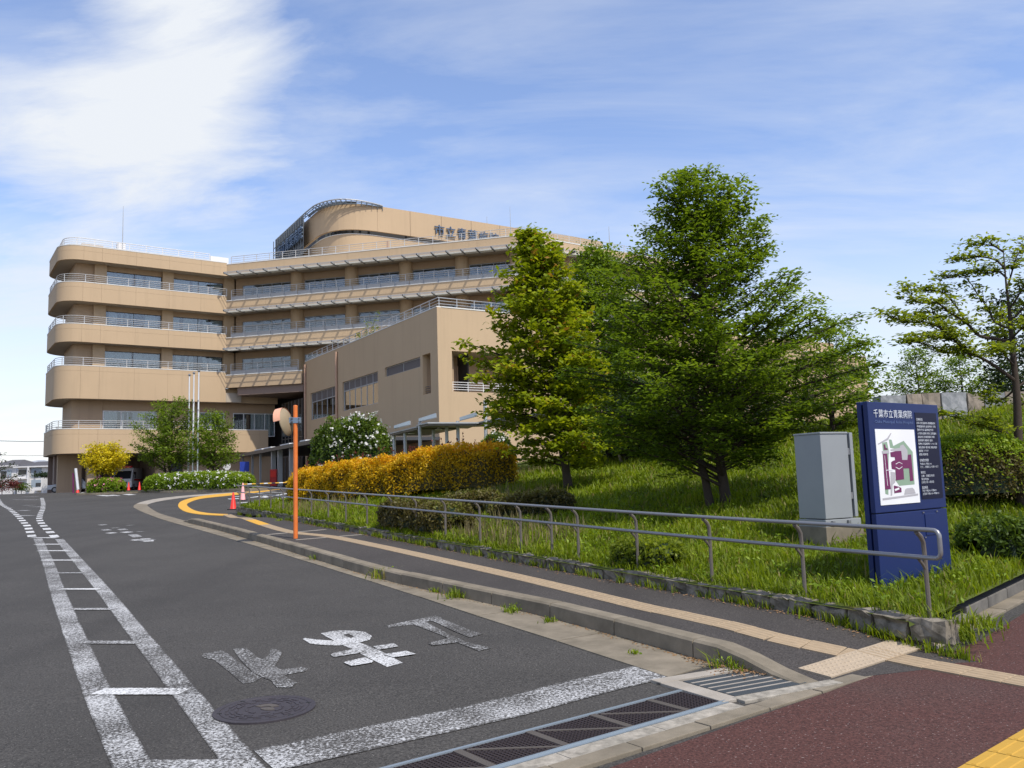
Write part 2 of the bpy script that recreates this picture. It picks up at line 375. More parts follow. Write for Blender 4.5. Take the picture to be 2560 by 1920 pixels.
def inst(name, me, loc, rotz, parent, mat=None, scale=None):
    o = bpy.data.objects.new(name, me); C.objects.link(o); o.parent = parent
    o.location = Vector(loc) - wl(parent); o.rotation_euler = (0, 0, rotz)
    if scale: o.scale = scale
    if mat and not me.materials: me.materials.append(MATS[mat])
    LOC[o.name] = Vector(loc); return o
def npmesh(name, V, F, mat, parent=None, tint=None, kind=None, off=None):
    V = np.asarray(V, np.float32).copy(); F = np.asarray(F, np.int32)
    V -= np.array(off if off is not None else wl(parent), np.float32)
    me = bpy.data.meshes.new(name); me.vertices.add(len(V)); me.vertices.foreach_set('co', V.ravel())
    k = F.shape[1]; me.loops.add(F.size); me.loops.foreach_set('vertex_index', F.ravel())
    me.polygons.add(len(F)); me.polygons.foreach_set('loop_start', np.arange(0, F.size, k, dtype=np.int32))
    me.polygons.foreach_set('loop_total', np.full(len(F), k, np.int32)); me.update(calc_edges=True)
    if tint is not None:
        at = me.attributes.new('tint', 'FLOAT', 'FACE'); at.data.foreach_set('value', np.asarray(tint, np.float32))
    o = link(name, me, parent, mat)
    if kind: o['kind'] = kind
    return o
def struct(o, label=None, cat=None):
    o['kind'] = 'structure'
    return tag(o, label, cat)
def text_mesh(body, size, extrude=0., res=2):
    cu = bpy.data.curves.new('t', 'FONT'); cu.body = body; cu.size = size; cu.extrude = extrude; cu.resolution_u = res
    o = bpy.data.objects.new('t', cu); C.objects.link(o)
    me = bpy.data.meshes.new_from_object(o.evaluated_get(bpy.context.evaluated_depsgraph_get()))
    bpy.data.objects.remove(o); return me
def place_mesh(name, me, M, mat, parent):
    me.transform(Matrix.Translation(-wl(parent)) @ M); me.materials.clear(); return link(name, me, parent, mat)
def smooth_poly(pts, n=6):                       # Catmull-Rom through 2-D/3-D points
    P = [Vector(p) for p in pts]; out = []
    for i in range(len(P) - 1):
        a = P[max(i - 1, 0)]; b = P[i]; c = P[i + 1]; d = P[min(i + 2, len(P) - 1)]
        for k in range(n):
            t = k / n
            out.append(.5 * ((2 * b) + (c - a) * t + (2 * a - 5 * b + 4 * c - d) * t * t + (3 * b - a - 3 * c + d) * t ** 3))
    out.append(P[-1]); return out

# ================================================================ SETTING
def grid_sheet(name, xs, ys, zf, mat, dz=0., keep=None, parent=None):
    nx, ny = len(xs), len(ys)
    V = [(x, y, zf(x, y) + dz) for y in ys for x in xs]
    F = [(j * nx + i, j * nx + i + 1, (j + 1) * nx + i + 1, (j + 1) * nx + i) for j in range(ny - 1) for i in range(nx - 1)
         if keep is None or keep((xs[i] + xs[i + 1]) / 2, (ys[j] + ys[j + 1]) / 2)]
    o = npmesh(name, V, F, mat, parent)
    for p in o.data.polygons: p.use_smooth = True
    return o
zr2 = lambda x, y: zroad(y)
gx = [-3000, -800, -300, -150] + list(range(-100, 101, 10)) + [150, 300, 800, 3000]
gy = [-200, -60, -20] + list(np.arange(-8, 90, 2.)) + [100, 115, 150, 300, 800, 3000]
grd = grid_sheet('ground', gx, gy, lambda x, y: zroad(y) - .06 - (0 if y < 108 else min((y - 108) * .02, 1.5)), 'gravel_soil'); struct(grd)
road = grid_sheet('road', list(range(-90, 45, 5)), list(np.arange(-12, 106, 1.)), zr2, 'asphalt'); struct(road)
def resample(pts, n=None, step=None):
    P = [Vector(p) for p in pts]; d = [0]
    for a, b in zip(P, P[1:]): d.append(d[-1] + (b - a).length)
    if step: n = max(2, round(d[-1] / step) + 1)
    out = []
    for i in range(n):
        t = d[-1] * i / (n - 1); k = 0
        while k < len(d) - 2 and d[k + 1] < t: k += 1
        u = (t - d[k]) / max(d[k + 1] - d[k], 1e-9); out.append(P[k].lerp(P[k + 1], u))
    return out
def paint_strip(name, pts, width, mat, parent=road, dz=.005, zf=None, ends=True):
    P = resample(pts, step=.12 if len(pts) < 40 else None, n=len(pts))
    n = len(P); V = []; F = []; E = []
    cols = [(-.5, .5), (-.42, 1), (.42, 1), (.5, .5)]
    for i, p in enumerate(P):
        d = (P[min(i + 1, n - 1)] - P[max(i - 1, 0)]); d = Vector((d.x, d.y)).normalized(); nn = Vector((-d.y, d.x))
        for o, e in cols:
            q = Vector((p.x, p.y)) + nn * o * width; V.append((q.x, q.y, (zf or zr2)(q.x, q.y) + dz)); E.append(e)
    for i in range(n - 1):
        for k in range(3): F.append((i * 4 + k, (i + 1) * 4 + k, (i + 1) * 4 + k + 1, i * 4 + k + 1))
    o = npmesh(name, V, F, mat, parent); a = o.data.attributes.new('edge', 'FLOAT', 'POINT'); a.data.foreach_set('value', np.array(E, np.float32))
    return o
zb = lambda x, y: (x * .46417, 1150 + y * .46417)
def gl(pts): return [G(*p) for p in pts]
# ladder-shaped channelling marks between the two lanes
LL = [(-2.345, 5.18), (-3.445, 6.96), (-4.68, 9.0), (-7.06, 12.94), (-9.62, 17.22), (-12.9, 22.6)]
RR = [(-1.66, 5.12), (-2.70, 6.87), (-3.95, 8.95), (-6.38, 12.95), (-8.93, 17.07), (-12.1, 22.2)]
def near_ext(P, y): a, b = Vector(P[0]), Vector(P[1]); d = (a - b) / (a.y - b.y); return [tuple(a + d * (y - a.y))] + P
LL2 = smooth_poly(near_ext(LL, 3.2), 8); RR2 = smooth_poly(near_ext(RR, 4.7), 8)
paint_strip('channel_line', LL2, .215, 'paint', dz=.004)
paint_strip('channel_line', RR2, .205, 'paint', dz=.004)
for yz, xl, xr, w, m in [(1645, 700, 1300, .17, 'paint'), (1250, 525, 995, .20, 'paint_bold'), (985, 430, 755, .15, 'paint'), (805, 360, 630, .14, 'paint'), (697, 318, 533, .13, 'paint_bold'),
                      (610, 265, 470, .13, 'paint'), (541, 232, 410, .15, 'paint_bold'), (490, 208, 370, .16, 'paint_bold'), (455, 190, 330, .17, 'paint_bold'), (420, 172, 308, .18, 'paint_bold')]:
    a, b = G(*zb(xl, yz)), G(*zb(xr, yz)); paint_strip('channel_rung', [a.to_2d(), b.to_2d()], w, m, dz=.008)
for P, w in ([(-13.4, 23.2), (-16.1, 27.6), (-20.3, 34.1), (-24.2, 40), (-28.7, 46.6), (-36, 58)], .26), ([(-12.6, 22.9), (-16.2, 28.6), (-17.9, 31.4), (-19.9, 35), (-22.3, 39.4), (-25.9, 45.8), (-31.5, 55.5)], .26):
    Q = resample(P, step=1.7)
    for a, b in zip(Q, Q[1:]):
        paint_strip('channel_dash', [a, a.lerp(b, .5)], w * .85, 'paint_bold', dz=.006)
z3p = lambda X, Y: (.31646 * X, 900 + .31646 * Y)
for xa, xb, y in [(95, 160, 1105), (190, 270, 1148), (170, 310, 1105), (140, 230, 1190), (110, 260, 1230), (190, 300, 1080), (60, 90, 1166), (230, 330, 1160)]:
    a, b = G(*z3p(xa, y)), G(*z3p(xb, y)); paint_strip('worn_dash', [a.to_2d(), b.to_2d()], .35, 'paint_worn', dz=.006)
# stop line
sl = gl([(1640, 1677), (1250, 1774), (660, 1902)]); sl = [p.to_2d() for p in sl]
paint_strip('stop_line', [sl[0], sl[0].lerp(sl[2], .2), sl[1], sl[2]], .47, 'paint')
# lettering painted for cars coming down the slope
zl = lambda X, Y: (490 + .34358 * X, 1540 + .34358 * Y)
LET = [('paint_worn', [[(40, 295), (60, 275), (190, 255), (232, 278), (330, 352), (405, 410), (478, 452), (420, 485), (345, 495), (310, 470), (230, 400), (130, 320), (60, 308)],
                  [(270, 245), (370, 235), (440, 300), (480, 320), (520, 298), (545, 240), (600, 252), (628, 270), (592, 340), (572, 370), (622, 395), (760, 375), (818, 385), (800, 405), (640, 435), (690, 470), (735, 490), (690, 525), (590, 525), (540, 470), (482, 450), (412, 412), (330, 330)]]),
       ('paint_bold', [[(1070, 217), (1180, 192), (1330, 250), (1505, 345), (1390, 374), (1240, 300), (1130, 240)],
                  [(910, 130), (1000, 112), (1120, 108), (1230, 120), (1282, 150), (1262, 178), (1152, 150), (1110, 135), (1070, 138), (1092, 152), (1010, 185), (940, 150)],
                  [(1265, 178), (1180, 200), (1040, 220), (900, 215), (830, 205), (775, 172), (792, 165), (880, 177), (1010, 185), (1092, 155), (1130, 165), (1152, 152)],
                  [(980, 287), (1000, 275), (1150, 246), (1230, 260), (1180, 277), (1000, 304)], [(1290, 227), (1440, 205), (1472, 228), (1330, 252)],
                  [(1075, 347), (1095, 338), (1230, 308), (1290, 335), (1280, 347), (1130, 372)], [(1360, 287), (1530, 262), (1602, 285), (1440, 310)]]),
       ('paint', [[(1390, 70), (1560, 37), (1740, -2), (1795, 15), (1600, 62), (1400, 87)],
                  [(1560, 57), (1660, 40), (1850, 140), (1990, 200), (2152, 235), (2060, 260), (1900, 197), (1760, 132)],
                  [(1670, 22), (1760, 10), (1880, 60), (2000, 110), (2088, 135), (1990, 160), (1860, 107), (1760, 57)],
                  [(1690, 207), (1720, 195), (1850, 165), (1940, 187), (1870, 202), (1720, 220)]])]
for m, polys in LET:
    mb = MB()
    for k, pl in enumerate(polys):
        P = [G(*zl(*p)) for p in pl]; mb.add([(p.x, p.y, p.z + .005 + .0012 * k) for p in P], [tuple(range(len(P)))[::-1]])
    me = mb.mesh('painted_character'); bm = bmesh.new(); bm.from_mesh(me); bmesh.ops.triangulate(bm, faces=bm.faces[:]); bmesh.ops.recalc_face_normals(bm, faces=bm.faces[:])
    bmesh.ops.subdivide_edges(bm, edges=bm.edges[:], cuts=1)
    for f in bm.faces:
        if f.normal.z < 0: f.normal_flip()
    bm.to_mesh(me); bm.free()
    a = me.attributes.new('edge', 'FLOAT', 'POINT'); a.data.foreach_set('value', np.full(len(me.vertices), .75, np.float32)); link('painted_character', me, road, m)
# faint letters and arrow further up
for pts, w, m in [([(545, 348), (560, 352)], .25, 'paint'), ([(562, 375), (582, 380)], .25, 'paint'), ([(585, 393), (615, 395)], .22, 'paint_bold'), ([(650, 372), (672, 378)], .25, 'paint'), ([(665, 388), (700, 391)], .25, 'paint_bold'),
               ([(690, 352), (712, 352)], .25, 'paint_worn'), ([(600, 368), (640, 364)], .2, 'paint_worn'), ([(735, 387), (775, 387)], .2, 'paint_worn'), ([(712, 402), (742, 416)], .25, 'paint_worn'), ([(722, 430), (800, 437)], .22, 'paint_bold'), ([(780, 424), (803, 440)], .25, 'paint_bold'), ([(770, 428), (800, 434)], .4, 'paint')]:
    a, b = [G(*zb(*p)).to_2d() for p in pts]; paint_strip('worn_arrow_mark', [a, b], w, m, dz=.006)
# markings of the side drive behind the rail
z5p = lambda X, Y: (500 + .15674 * X, 1000 + .15674 * Y)
for pts, w in [([(450, 1580), (620, 1572)], 1.0), ([(560, 1545), (640, 1535)], .5), ([(880, 1498), (1000, 1482), (1500, 1470)], .35), ([(800, 1560), (1000, 1530), (1080, 1545)], .35), ([(1000, 1560), (1400, 1490), (1660, 1480)], .35), ([(1200, 1582), (1420, 1545), (1650, 1520)], .4), ([(620, 1645), (820, 1628), (920, 1655)], .5)]:
    paint_strip('drive_arrow_line', [G(*z5p(*p)).to_2d() for p in pts], w, 'paint_bold', dz=.006)
paint_strip('drive_yellow_line', [p.to_2d() for p in gl([(640, 1230), (672, 1226), (720, 1221), (800, 1217)])], .28, 'paint_yellow', dz=.006)
for a, b in [((1120, 0), (0, 0))]: pass
zq = lambda X, Y: (.16275 * X, 1080 + .16275 * Y)
for xa, xb, y, w in [(1215, 1300, 940, .5), (1525, 1700, 978, .5), (1930, 2040, 962, .5), (1700, 1830, 975, .3)]:
    paint_strip('island_edge_mark', [G(*zq(xa, y - 6)).to_2d(), G(*zq(xb, y + 6)).to_2d()], w, 'paint_bold', dz=.006)
# yellow guide strip sweeping round the corner
yo = gl([(672, 1226), (633, 1229), (570, 1233.5), (506, 1240), (459, 1251), (445, 1264), (459, 1278), (494, 1286), (538, 1289), (566, 1290)])
yi = gl([(676, 1228), (640, 1232), (575, 1239), (506, 1246.6), (475, 1256), (468, 1264), (487, 1276.6), (519, 1283), (545, 1285), (570, 1286)])
ymb = MB()
yo2 = resample(smooth_poly([p.to_2d() for p in yo], 6), n=48); yi2 = resample(smooth_poly([p.to_2d() for p in yi], 6), n=48)
tl = MB()
walk = None
# concrete gutter in slabs
gutter = grid_sheet('gutter', [-.6, .3], [8, 8.6], zr2, 'concrete', dz=-.03); struct(gutter)
KB = smooth_poly([(2.11, 6.45), (1.68, 7.13), (1.33, 7.79), (.36, 9.49), (-.75, 11.05), (-2.33, 13.33), (-5.08, 18.02), (-8.2, 23.2), (-10.95, 27.5)], 8)
go = [(1.18, 6.84), (.68, 7.78), (-.21, 9.31), (-.80, 10.34), (-1.75, 12.0), (-2.78, 13.7), (-5.5, 18.2), (-9.0, 23.8), (-12.32, 29.1), (-16.0, 35.5), (-18.2, 39.8), (-19.9, 44.8), (-20.5, 49.3), (-19.4, 53.0), (-16.5, 55.5)]
gi = [(1.62, 7.22)] + [(1.33, 7.79), (.36, 9.49), (-.75, 11.05), (-2.33, 13.33), (-5.08, 18.02), (-8.2, 23.2), (-11.4, 28.51), (-13.92, 32.7), (-16.61, 37.9), (-18.1, 41.2), (-19.0, 45.4), (-18.9, 49.3), (-17.6, 52.3), (-15.5, 54.2)]
go2 = resample(smooth_poly(go, 8), n=34); gi2 = resample(smooth_poly(gi, 8), n=34)
for i in range(33):
    a, b, c, d = go2[i], go2[i + 1], gi2[i + 1], gi2[i]
    e = (b - a).normalized() * .006
    mb = MB(); Q = [a + e, b - e, c - e, d + e]
    mb.hexa([(q.x, q.y, zroad(q.y) - .03) for q in Q] + [(q.x, q.y, zroad(q.y) + .009 + .0015 * (i % 3)) for q in Q])
    mb.build('gutter_slab', 'concrete' if i < 24 else 'concrete_pale', gutter)
# far part of the old dark patch beside the gutter
# kerb of concrete blocks
kerb = bpy.data.objects.new('kerb', None); C.objects.link(kerb); LOC['kerb'] = Vector((0, 0, 0)); struct(kerb)
K2 = resample(KB, step=1.2); KH = .165
def kh(y): return .012 + (KH - .012) * ss((y - 6.4) / .85) * ss((27.6 - y) / 1.3)
rngk = random.Random(5)
for i in range(len(K2) - 1):
    sub = 4; mb = MB(); pts = [K2[i].lerp(K2[i + 1], .006 + .988 * k / sub) for k in range(sub + 1)]
    j = rngk.uniform(-.004, .006); ring = []
    for p in pts:
        q = K2[i + 1] - K2[i]; d = q.normalized(); nn = Vector((d.y, -d.x)); h = kh(p.y) + j; z = zroad(p.y)
        c = .022 if h > .05 else .004
        ring.append([(p.x, p.y, z - .05), (p.x + nn.x * .006, p.y + nn.y * .006, z + h - c), (p.x + nn.x * (.006 + c), p.y + nn.y * (.006 + c), z + h), (p.x + nn.x * .19, p.y + nn.y * .19, z + h), (p.x + nn.x * .19, p.y + nn.y * .19, z - .05)])
    vs = [v for r_ in ring for v in r_]; fs = []
    for a in range(sub):
        for k in range(4): fs.append((a * 5 + k, a * 5 + k + 1, (a + 1) * 5 + k + 1, (a + 1) * 5 + k))
    fs += [(0, 4, 3, 2, 1), tuple(sub * 5 + k for k in (0, 1, 2, 3, 4))]
    mb.add(vs, [f[::-1] for f in fs]); o = mb.build('kerb_stone', 'concrete', kerb)
# footway between kerb and stone edging
nk = 130; Ka = resample(KB, n=nk); Kb = []
for i, p in enumerate(Ka):
    d = (Ka[min(i + 1, nk - 1)] - Ka[max(i - 1, 0)]).normalized(); Kb.append(p + Vector((d.y, -d.x)) * .19)
Sb = resample([S0 - SD * .15 - SN * .01, S0 + SD * (SLEN + .2) - SN * .01], n=nk)
V = []; F = []; mcols = 15
for i in range(nk):
    for k in range(mcols):
        q = Kb[i].lerp(Sb[i], k / (mcols - 1)); V.append((q.x, q.y, zwalk(q.x, q.y)))
for i in range(nk - 1):
    for k in range(mcols - 1): F.append((i * mcols + k, i * mcols + k + 1, (i + 1) * mcols + k + 1, (i + 1) * mcols + k))
walk = npmesh('sidewalk', V, F, 'walk_asphalt'); struct(walk)
for p in walk.data.polygons: p.use_smooth = True
# tactile guide tiles
def tile_mesh(kind):
    mb = MB(); h = .147; mb.box((-h, -h, -.01), (h, h, .006))
    if kind == 'bar':
        for k in range(4):
            y = -.105 + k * .07; mb.hexa([(-h + .006, y - .017, .005), (h - .006, y - .017, .005), (h - .006, y + .017, .005), (-h + .006, y + .017, .005), (-h + .012, y - .010, .011), (h - .012, y - .010, .011), (h - .012, y + .010, .011), (-h + .012, y + .010, .011)])
    else:
        for a in range(5):
            for b in range(5):
                x, y = -.112 + a * .056, -.112 + b * .056
                mb.hexa([(x - .012, y - .012, .005), (x + .012, y - .012, .005), (x + .012, y + .012, .005), (x - .012, y + .012, .005), (x - .007, y - .007, .011), (x + .007, y - .007, .011), (x + .007, y + .007, .011), (x - .007, y + .007, .011)])
    return mb.mesh('tactile_tile')
def tile_at(me, p, d, parent, zf, dz):
    e = .12; gx_ = (zf(p.x + e, p.y) - zf(p.x - e, p.y)) / (2 * e); gy_ = (zf(p.x, p.y + e) - zf(p.x, p.y - e)) / (2 * e)
    n = Vector((-gx_, -gy_, 1)).normalized(); x = Vector((d.x, d.y, d.x * gx_ + d.y * gy_)).normalized(); y = n.cross(x)
    o = inst('tactile_tile', me, (p.x, p.y, zf(p.x, p.y) + dz), 0, parent); o.rotation_euler = Matrix((x, y, n)).transposed().to_euler(); return o
def slab_mesh(L_, W_, H_=.016): mb = MB(); mb.box((-L_ / 2, -W_ / 2, -.01), (L_ / 2, W_ / 2, H_ - .01)); return mb.mesh('slab')
T = {}
for k in ('bar', 'dot'):
    for m in ('tile_tan', 'tile_pale', 'tile_yellow', 'tile_ochre'):
        me = tile_mesh(k); me.materials.append(MATS[m]); T[k, m] = me
zw3 = zwalk
tpts = [hit(u, v, zw3) for u, v in [(2150, 1640), (2089, 1627), (1900, 1585), (1700, 1537), (1604, 1517), (1378, 1462.5), (1152, 1411), (845, 1345), (700, 1324)]]
tpts = [p.to_2d() for p in tpts] + [G(566, 1286.5, .012).to_2d()]
TP = resample(smooth_poly(tpts, 10), step=.3)
rngt = random.Random(3)
for i in range(0, len(TP) - 1):
    p = TP[i]; d = (TP[i + 1] - TP[max(i - 1, 0)]).normalized()
    tile_at(T['bar', 'tile_yellow' if 23.0 < p.y < 25.2 else 'tile_tan'], p, d, walk, zwalk, .001 + rngt.uniform(0, .002))
# short cross pieces near the mirror post
for (ua, va), (ub, vb) in [((655, 1338), (815, 1324)), ((740, 1350), (925, 1335))]:
    a, b = hit(ua, va, zw3).to_2d(), hit(ub, vb, zw3).to_2d()
    paint_strip('footway_joint', [a, b], .13, 'concrete_pale', parent=walk, dz=.004, zf=zw3)
# dotted warning pad at the footway mouth, guide tiles on the red pavement
pa, pb = Vector((2.31, 6.745)), Vector((3.635, 7.73)); pd = (pb - pa); pn = 6
for k in range(pn):
    p = pa + pd * (k + .5) / pn * 1.05; tile_at(T['dot', 'tile_pale'], p, pd.normalized(), walk, zwalk, .009)
pave_poly = [(-6.0, -.20), (-3.0, 2.12), (.44, 4.84), (1.64, 5.80), (2.26, 6.29), (2.93, 6.85), (3.77, 7.42), (4.21, 7.80), (5.57, 9.23), (14, 17.8), (40, 17.8), (40, -12), (-6, -12)]
pm = MB(); pm.add([(x, y, zroad(min(y, 10)) + .009) for x, y in pave_poly], [tuple(range(len(pave_poly)))[::-1]])
pme = pm.mesh('red_pavement'); bm = bmesh.new(); bm.from_mesh(pme); bmesh.ops.triangulate(bm, faces=bm.faces[:]); bmesh.ops.subdivide_edges(bm, edges=bm.edges[:], cuts=5, use_grid_fill=True)
for v in bm.verts: v.co.z = zroad(min(v.co.y, 10)) + .010
for f in bm.faces:
    if f.normal.z < 0: f.normal_flip()
bm.to_mesh(pme); bm.free(); pave = link('pavement', pme, None, 'red_asphalt'); struct(pave)
qa, qb = G(2200, 1641, .012).to_2d(), G(2700, 1732, .012).to_2d()
QP = resample([qa, qa + (qb - qa).normalized() * 3.6], step=.3); qd = (qb - qa)
for p in QP[0:]: tile_at(T['bar', 'tile_tan'], p, qd.normalized(), pave, zwalk, .007)
ye = Vector((.767, .641)); yn = Vector((.641, -.767)); y0 = Vector((2.40, 4.73))
for r_ in range(2):
    for k in range(-3, 9):
        p = y0 + ye * (.15 + .3 * k) + yn * (.15 + .3 * r_); inst('tactile_tile', T['bar', 'tile_ochre'], (p.x, p.y, zroad(p.y) + .018), math.atan2(ye.y, ye.x), pave)
for i in range(47):
    Q = [yo2[i], yo2[i + 1], yi2[i + 1], yi2[i]]; mb = MB(); c = sum((q for q in Q), Vector((0, 0))) / 4
    Q = [q + (c - q) * .02 for q in Q]
    mb.hexa([(q.x, q.y, zroad(q.y) - .01) for q in Q] + [(q.x, q.y, zroad(q.y) + .014) for q in Q]); mb.build('guide_tile', 'tile_yellow', road)
# concrete border of the red pavement, by the drain
GE = Vector((.798, .602)); GN = Vector((-.602, .798)); GO = Vector((1.45, 6.07))
def gp(t, w): p = GO - GE * t + GN * w; return p
def gbox(mb, t0, t1, w0, w1, z0, z1):
    Q = [gp(t1, w0), gp(t0, w0), gp(t0, w1), gp(t1, w1)]; zz = zroad(GO.y - .3)
    return mb.hexa([(q.x, q.y, zz + z0) for q in Q] + [(q.x, q.y, zz + z1) for q in Q])
border = bpy.data.objects.new('pavement_border', None); C.objects.link(border); LOC['pavement_border'] = Vector((0, 0, 0)); struct(border)
rb = random.Random(8)
for k in range(9):
    t = -1.95 + k * .62; mb = MB(); gbox(mb, t + .004, t + .614, -.292, -.150, -.05, .020 + rb.uniform(0, .005)); mb.build('border_stone', 'concrete', border, bevel=.006)
for k in range(6):
    t = -.02 + k * .8; mb = MB(); gbox(mb, t + .003, t + .797, -.146, -.006, -.05, .013 + rb.uniform(0, .004)); mb.build('border_stone', 'concrete_rough', border)
# pale kerb piece beside the dotted pad and the edge along the lawn
e0 = Vector((3.66, 7.52)); ed = Vector((.70, .714)); en = Vector((-.714, .70))
for k in range(14):
    a = e0 + ed * (.75 * k); b = a + ed * .735; mb = MB(); w = .17
    Q = [a, b, b + en * w, a + en * w]
    mb.hexa([(q.x, q.y, zroad(q.y) - .05) for q in Q] + [(q.x, q.y, zroad(q.y) + .022 + rb.uniform(0, .008)) for q in Q]); mb.build('border_stone', 'concrete_pale' if k < 1 else 'concrete', border, bevel=.006)
    if k >= 1:
        h = .14; Q = [a + en * w, b + en * w, b + en * (w + .16), a + en * (w + .16)]; mb = MB()
        mb.hexa([(q.x, q.y, zroad(q.y) - .05) for q in Q] + [(q.x, q.y, zroad(q.y) + h * (.55 if k == 1 else 1)) for q in Q]); mb.build('edge_block', 'concrete_dark', border, bevel=.012)
# lawn bank
def keep_bank(x, y):
    p = Vector((x, y)); return (p - S0).dot(SN) > -.02 and (p - R0).dot(RN) > .12 and x > -10.35
bx = []; 
V = []; F = []; ws = list(np.arange(-26, 46, .5)); ssn = list(np.arange(.0, 14, .5)) + list(np.arange(14, 60, 2.))
idx = {}
for j, w in enumerate(ws):
    for i, s in enumerate(ssn):
        p = S0 + SD * w + SN * s; q = (p - R0).dot(RN)
        if q < .3: p = p + RN * (.3 - q)
        if p.x < -10.3: p.x = -10.3
        V.append((p.x, p.y, zbank(p.x, p.y)))
nn_ = len(ssn)
for j in range(len(ws) - 1):
    for i in range(nn_ - 1):
        c = S0 + SD * (ws[j] + .25) + SN * ((ssn[i] + ssn[i + 1]) / 2)
        if (c - R0).dot(RN) > -.3 and c.x > -10.8: F.append((j * nn_ + i, j * nn_ + i + 1, (j + 1) * nn_ + i + 1, (j + 1) * nn_ + i))
bank = npmesh('grass_bank', V, F, 'lawn'); struct(bank)
for p in bank.data.polygons: p.use_smooth = True
# rough stone edging
stone_edge = bpy.data.objects.new('stone_edging', None); C.objects.link(stone_edge); LOC['stone_edging'] = Vector((0, 0, 0)); struct(stone_edge)
def stone_mesh(seed, L_, W_, H_, name='stone', amp=.022, top=0):
    r_ = random.Random(seed); bm = bmesh.new(); bmesh.ops.create_cube(bm, size=1)
    bmesh.ops.subdivide_edges(bm, edges=bm.edges[:], cuts=2, use_grid_fill=True)
    for v in bm.verts:
        v.co.x *= L_; v.co.y *= W_; v.co.z = (v.co.z + .5) * H_
        ec = sum(abs(abs(c) - h) < 1e-4 for c, h in ((v.co.x, L_ / 2), (v.co.y, W_ / 2)))
        if v.co.z > H_ * .9 and ec: v.co.z -= amp * .6
        if ec == 2: v.co.x *= .96; v.co.y *= .94
        v.co += Vector((r_.uniform(-1, 1) * .5, r_.uniform(-1, 1), r_.uniform(-1, 1) * .7)) * amp
    me = bpy.data.meshes.new(name); bm.to_mesh(me); bm.free(); return me
SM = [stone_mesh(k, 1., .21, .195, amp=.026) for k in range(10)]
for me in SM: me.materials.append(MATS['stone'])
rs = random.Random(11); t = .18; k = 0
while t < SLEN + .1:
    L_ = rs.uniform(.24, .48); p = S0 + SD * (t + L_ / 2) + SN * .12
    inst('stone', SM[k % 10], (p.x, p.y, zroad(p.y) + .135 - .045 + rs.uniform(-.02, .012)), math.atan2(SD.y, SD.x) + rs.uniform(-.03, .03) + (math.pi if k % 3 == 0 else 0), stone_edge, scale=(L_ - .012, 1, 1)); t += L_; k += 1

# drain grate and cover
zz0 = zroad(GO.y - .3)
gr = thing('drain_grate', 'long galvanised drain grate set across the road mouth below the stop line', 'drain grate', (*gp(2.0, .22), zz0))
for w0, w1 in ((.0, .035), (.435, .47)):
    mb = MB(); gbox(mb, -.02, 4.6, w0, w1, -.04, .018); gbox(mb, -.02, 4.6, w0 + .030 if w0 == 0 else w0 - .008, w0 + .043 if w0 == 0 else w0 + .005, -.04, .024); mb.build('frame', 'galv', gr)
mb = MB(); gbox(mb, -.02, 4.6, .036, .434, -.03, .004); mb.build('pit_sheet', 'rubber', gr)  # near-black sheet paints the shade of the pit under the grating
mb = MB()
for k in range(14): gbox(mb, 0, 4.58, .05 + k * .0285, .0585 + k * .0285, .005, .0145)
for k in range(150): gbox(mb, .01 + k * .0305, .0185 + k * .0305, .045, .432, .0055, .0155)
o = mb.build('mesh_panel', 'grate_dark', gr); o['kind'] = 'stuff'
for k in range(8):
    mb = MB(); t = .32 + k * .55; gbox(mb, t, t + .055, .044, .433, .006, .020); mb.build('crossbar', 'iron_light', gr)
    mb = MB(); a0, a1 = gp(t + .06, .06), gp(t + .52, .40); dd = (a1 - a0).normalized(); pp = Vector((-dd.y, dd.x)) * .012
    Q = [a0 - pp, a1 - pp, a1 + pp, a0 + pp]; mb.hexa([(q.x, q.y, zz0 + .006) for q in Q] + [(q.x, q.y, zz0 + .018) for q in Q]); mb.build('brace', 'iron_light', gr)
cv = thing('drain_cover', 'dark steel plate drain cover of parallel strips at the foot of the sloping kerb', 'drain cover', (1.64, 6.56, zroad(6.5)))
ca, cb, cd = Vector((1.24, 6.66)), Vector((1.53, 6.20)), Vector((1.90, 6.97))
ux, uy = cd - ca, cb - ca
def cbox(mb, a0, a1, b0, b1, z0, z1):
    Q = [ca + ux * a0 + uy * b0, ca + ux * a0 + uy * b1, ca + ux * a1 + uy * b1, ca + ux * a1 + uy * b0]
    return mb.hexa([(q.x, q.y, zroad(q.y) + z0) for q in Q] + [(q.x, q.y, zroad(q.y) + z1) for q in Q])
for k in range(6):
    mb = MB(); cbox(mb, .02, .97, k / 6 + .012, (k + 1) / 6 - .012, -.01, .020); mb.build('plate_strip', 'plate', cv, bevel=.003)
for k in range(1, 6):
    mb = MB(); cbox(mb, .03, .90, k / 6 - .018, k / 6 + .018, .01, .0215); mb.build('grip_line', 'concrete_pale', cv)
mb = MB(); cbox(mb, .0, 1, .0, 1., -.02, .014); mb.build('cover_base', 'concrete_pale', cv)
for a0, a1, b0, b1, m in [(-.22, -.0, -.16, 1.12, 'concrete_pale'), (-.22, 1.15, -.28, -.06, 'concrete_pale'), (-.05, 1.25, 1.03, 1.26, 'concrete_rough')]:
    mb = MB(); cbox(mb, a0, a1, b0, b1, -.03, .022 if b0 > 1 else (.024 if b1 < 0 else .020)); mb.build('surround', m, cv, bevel=.004)
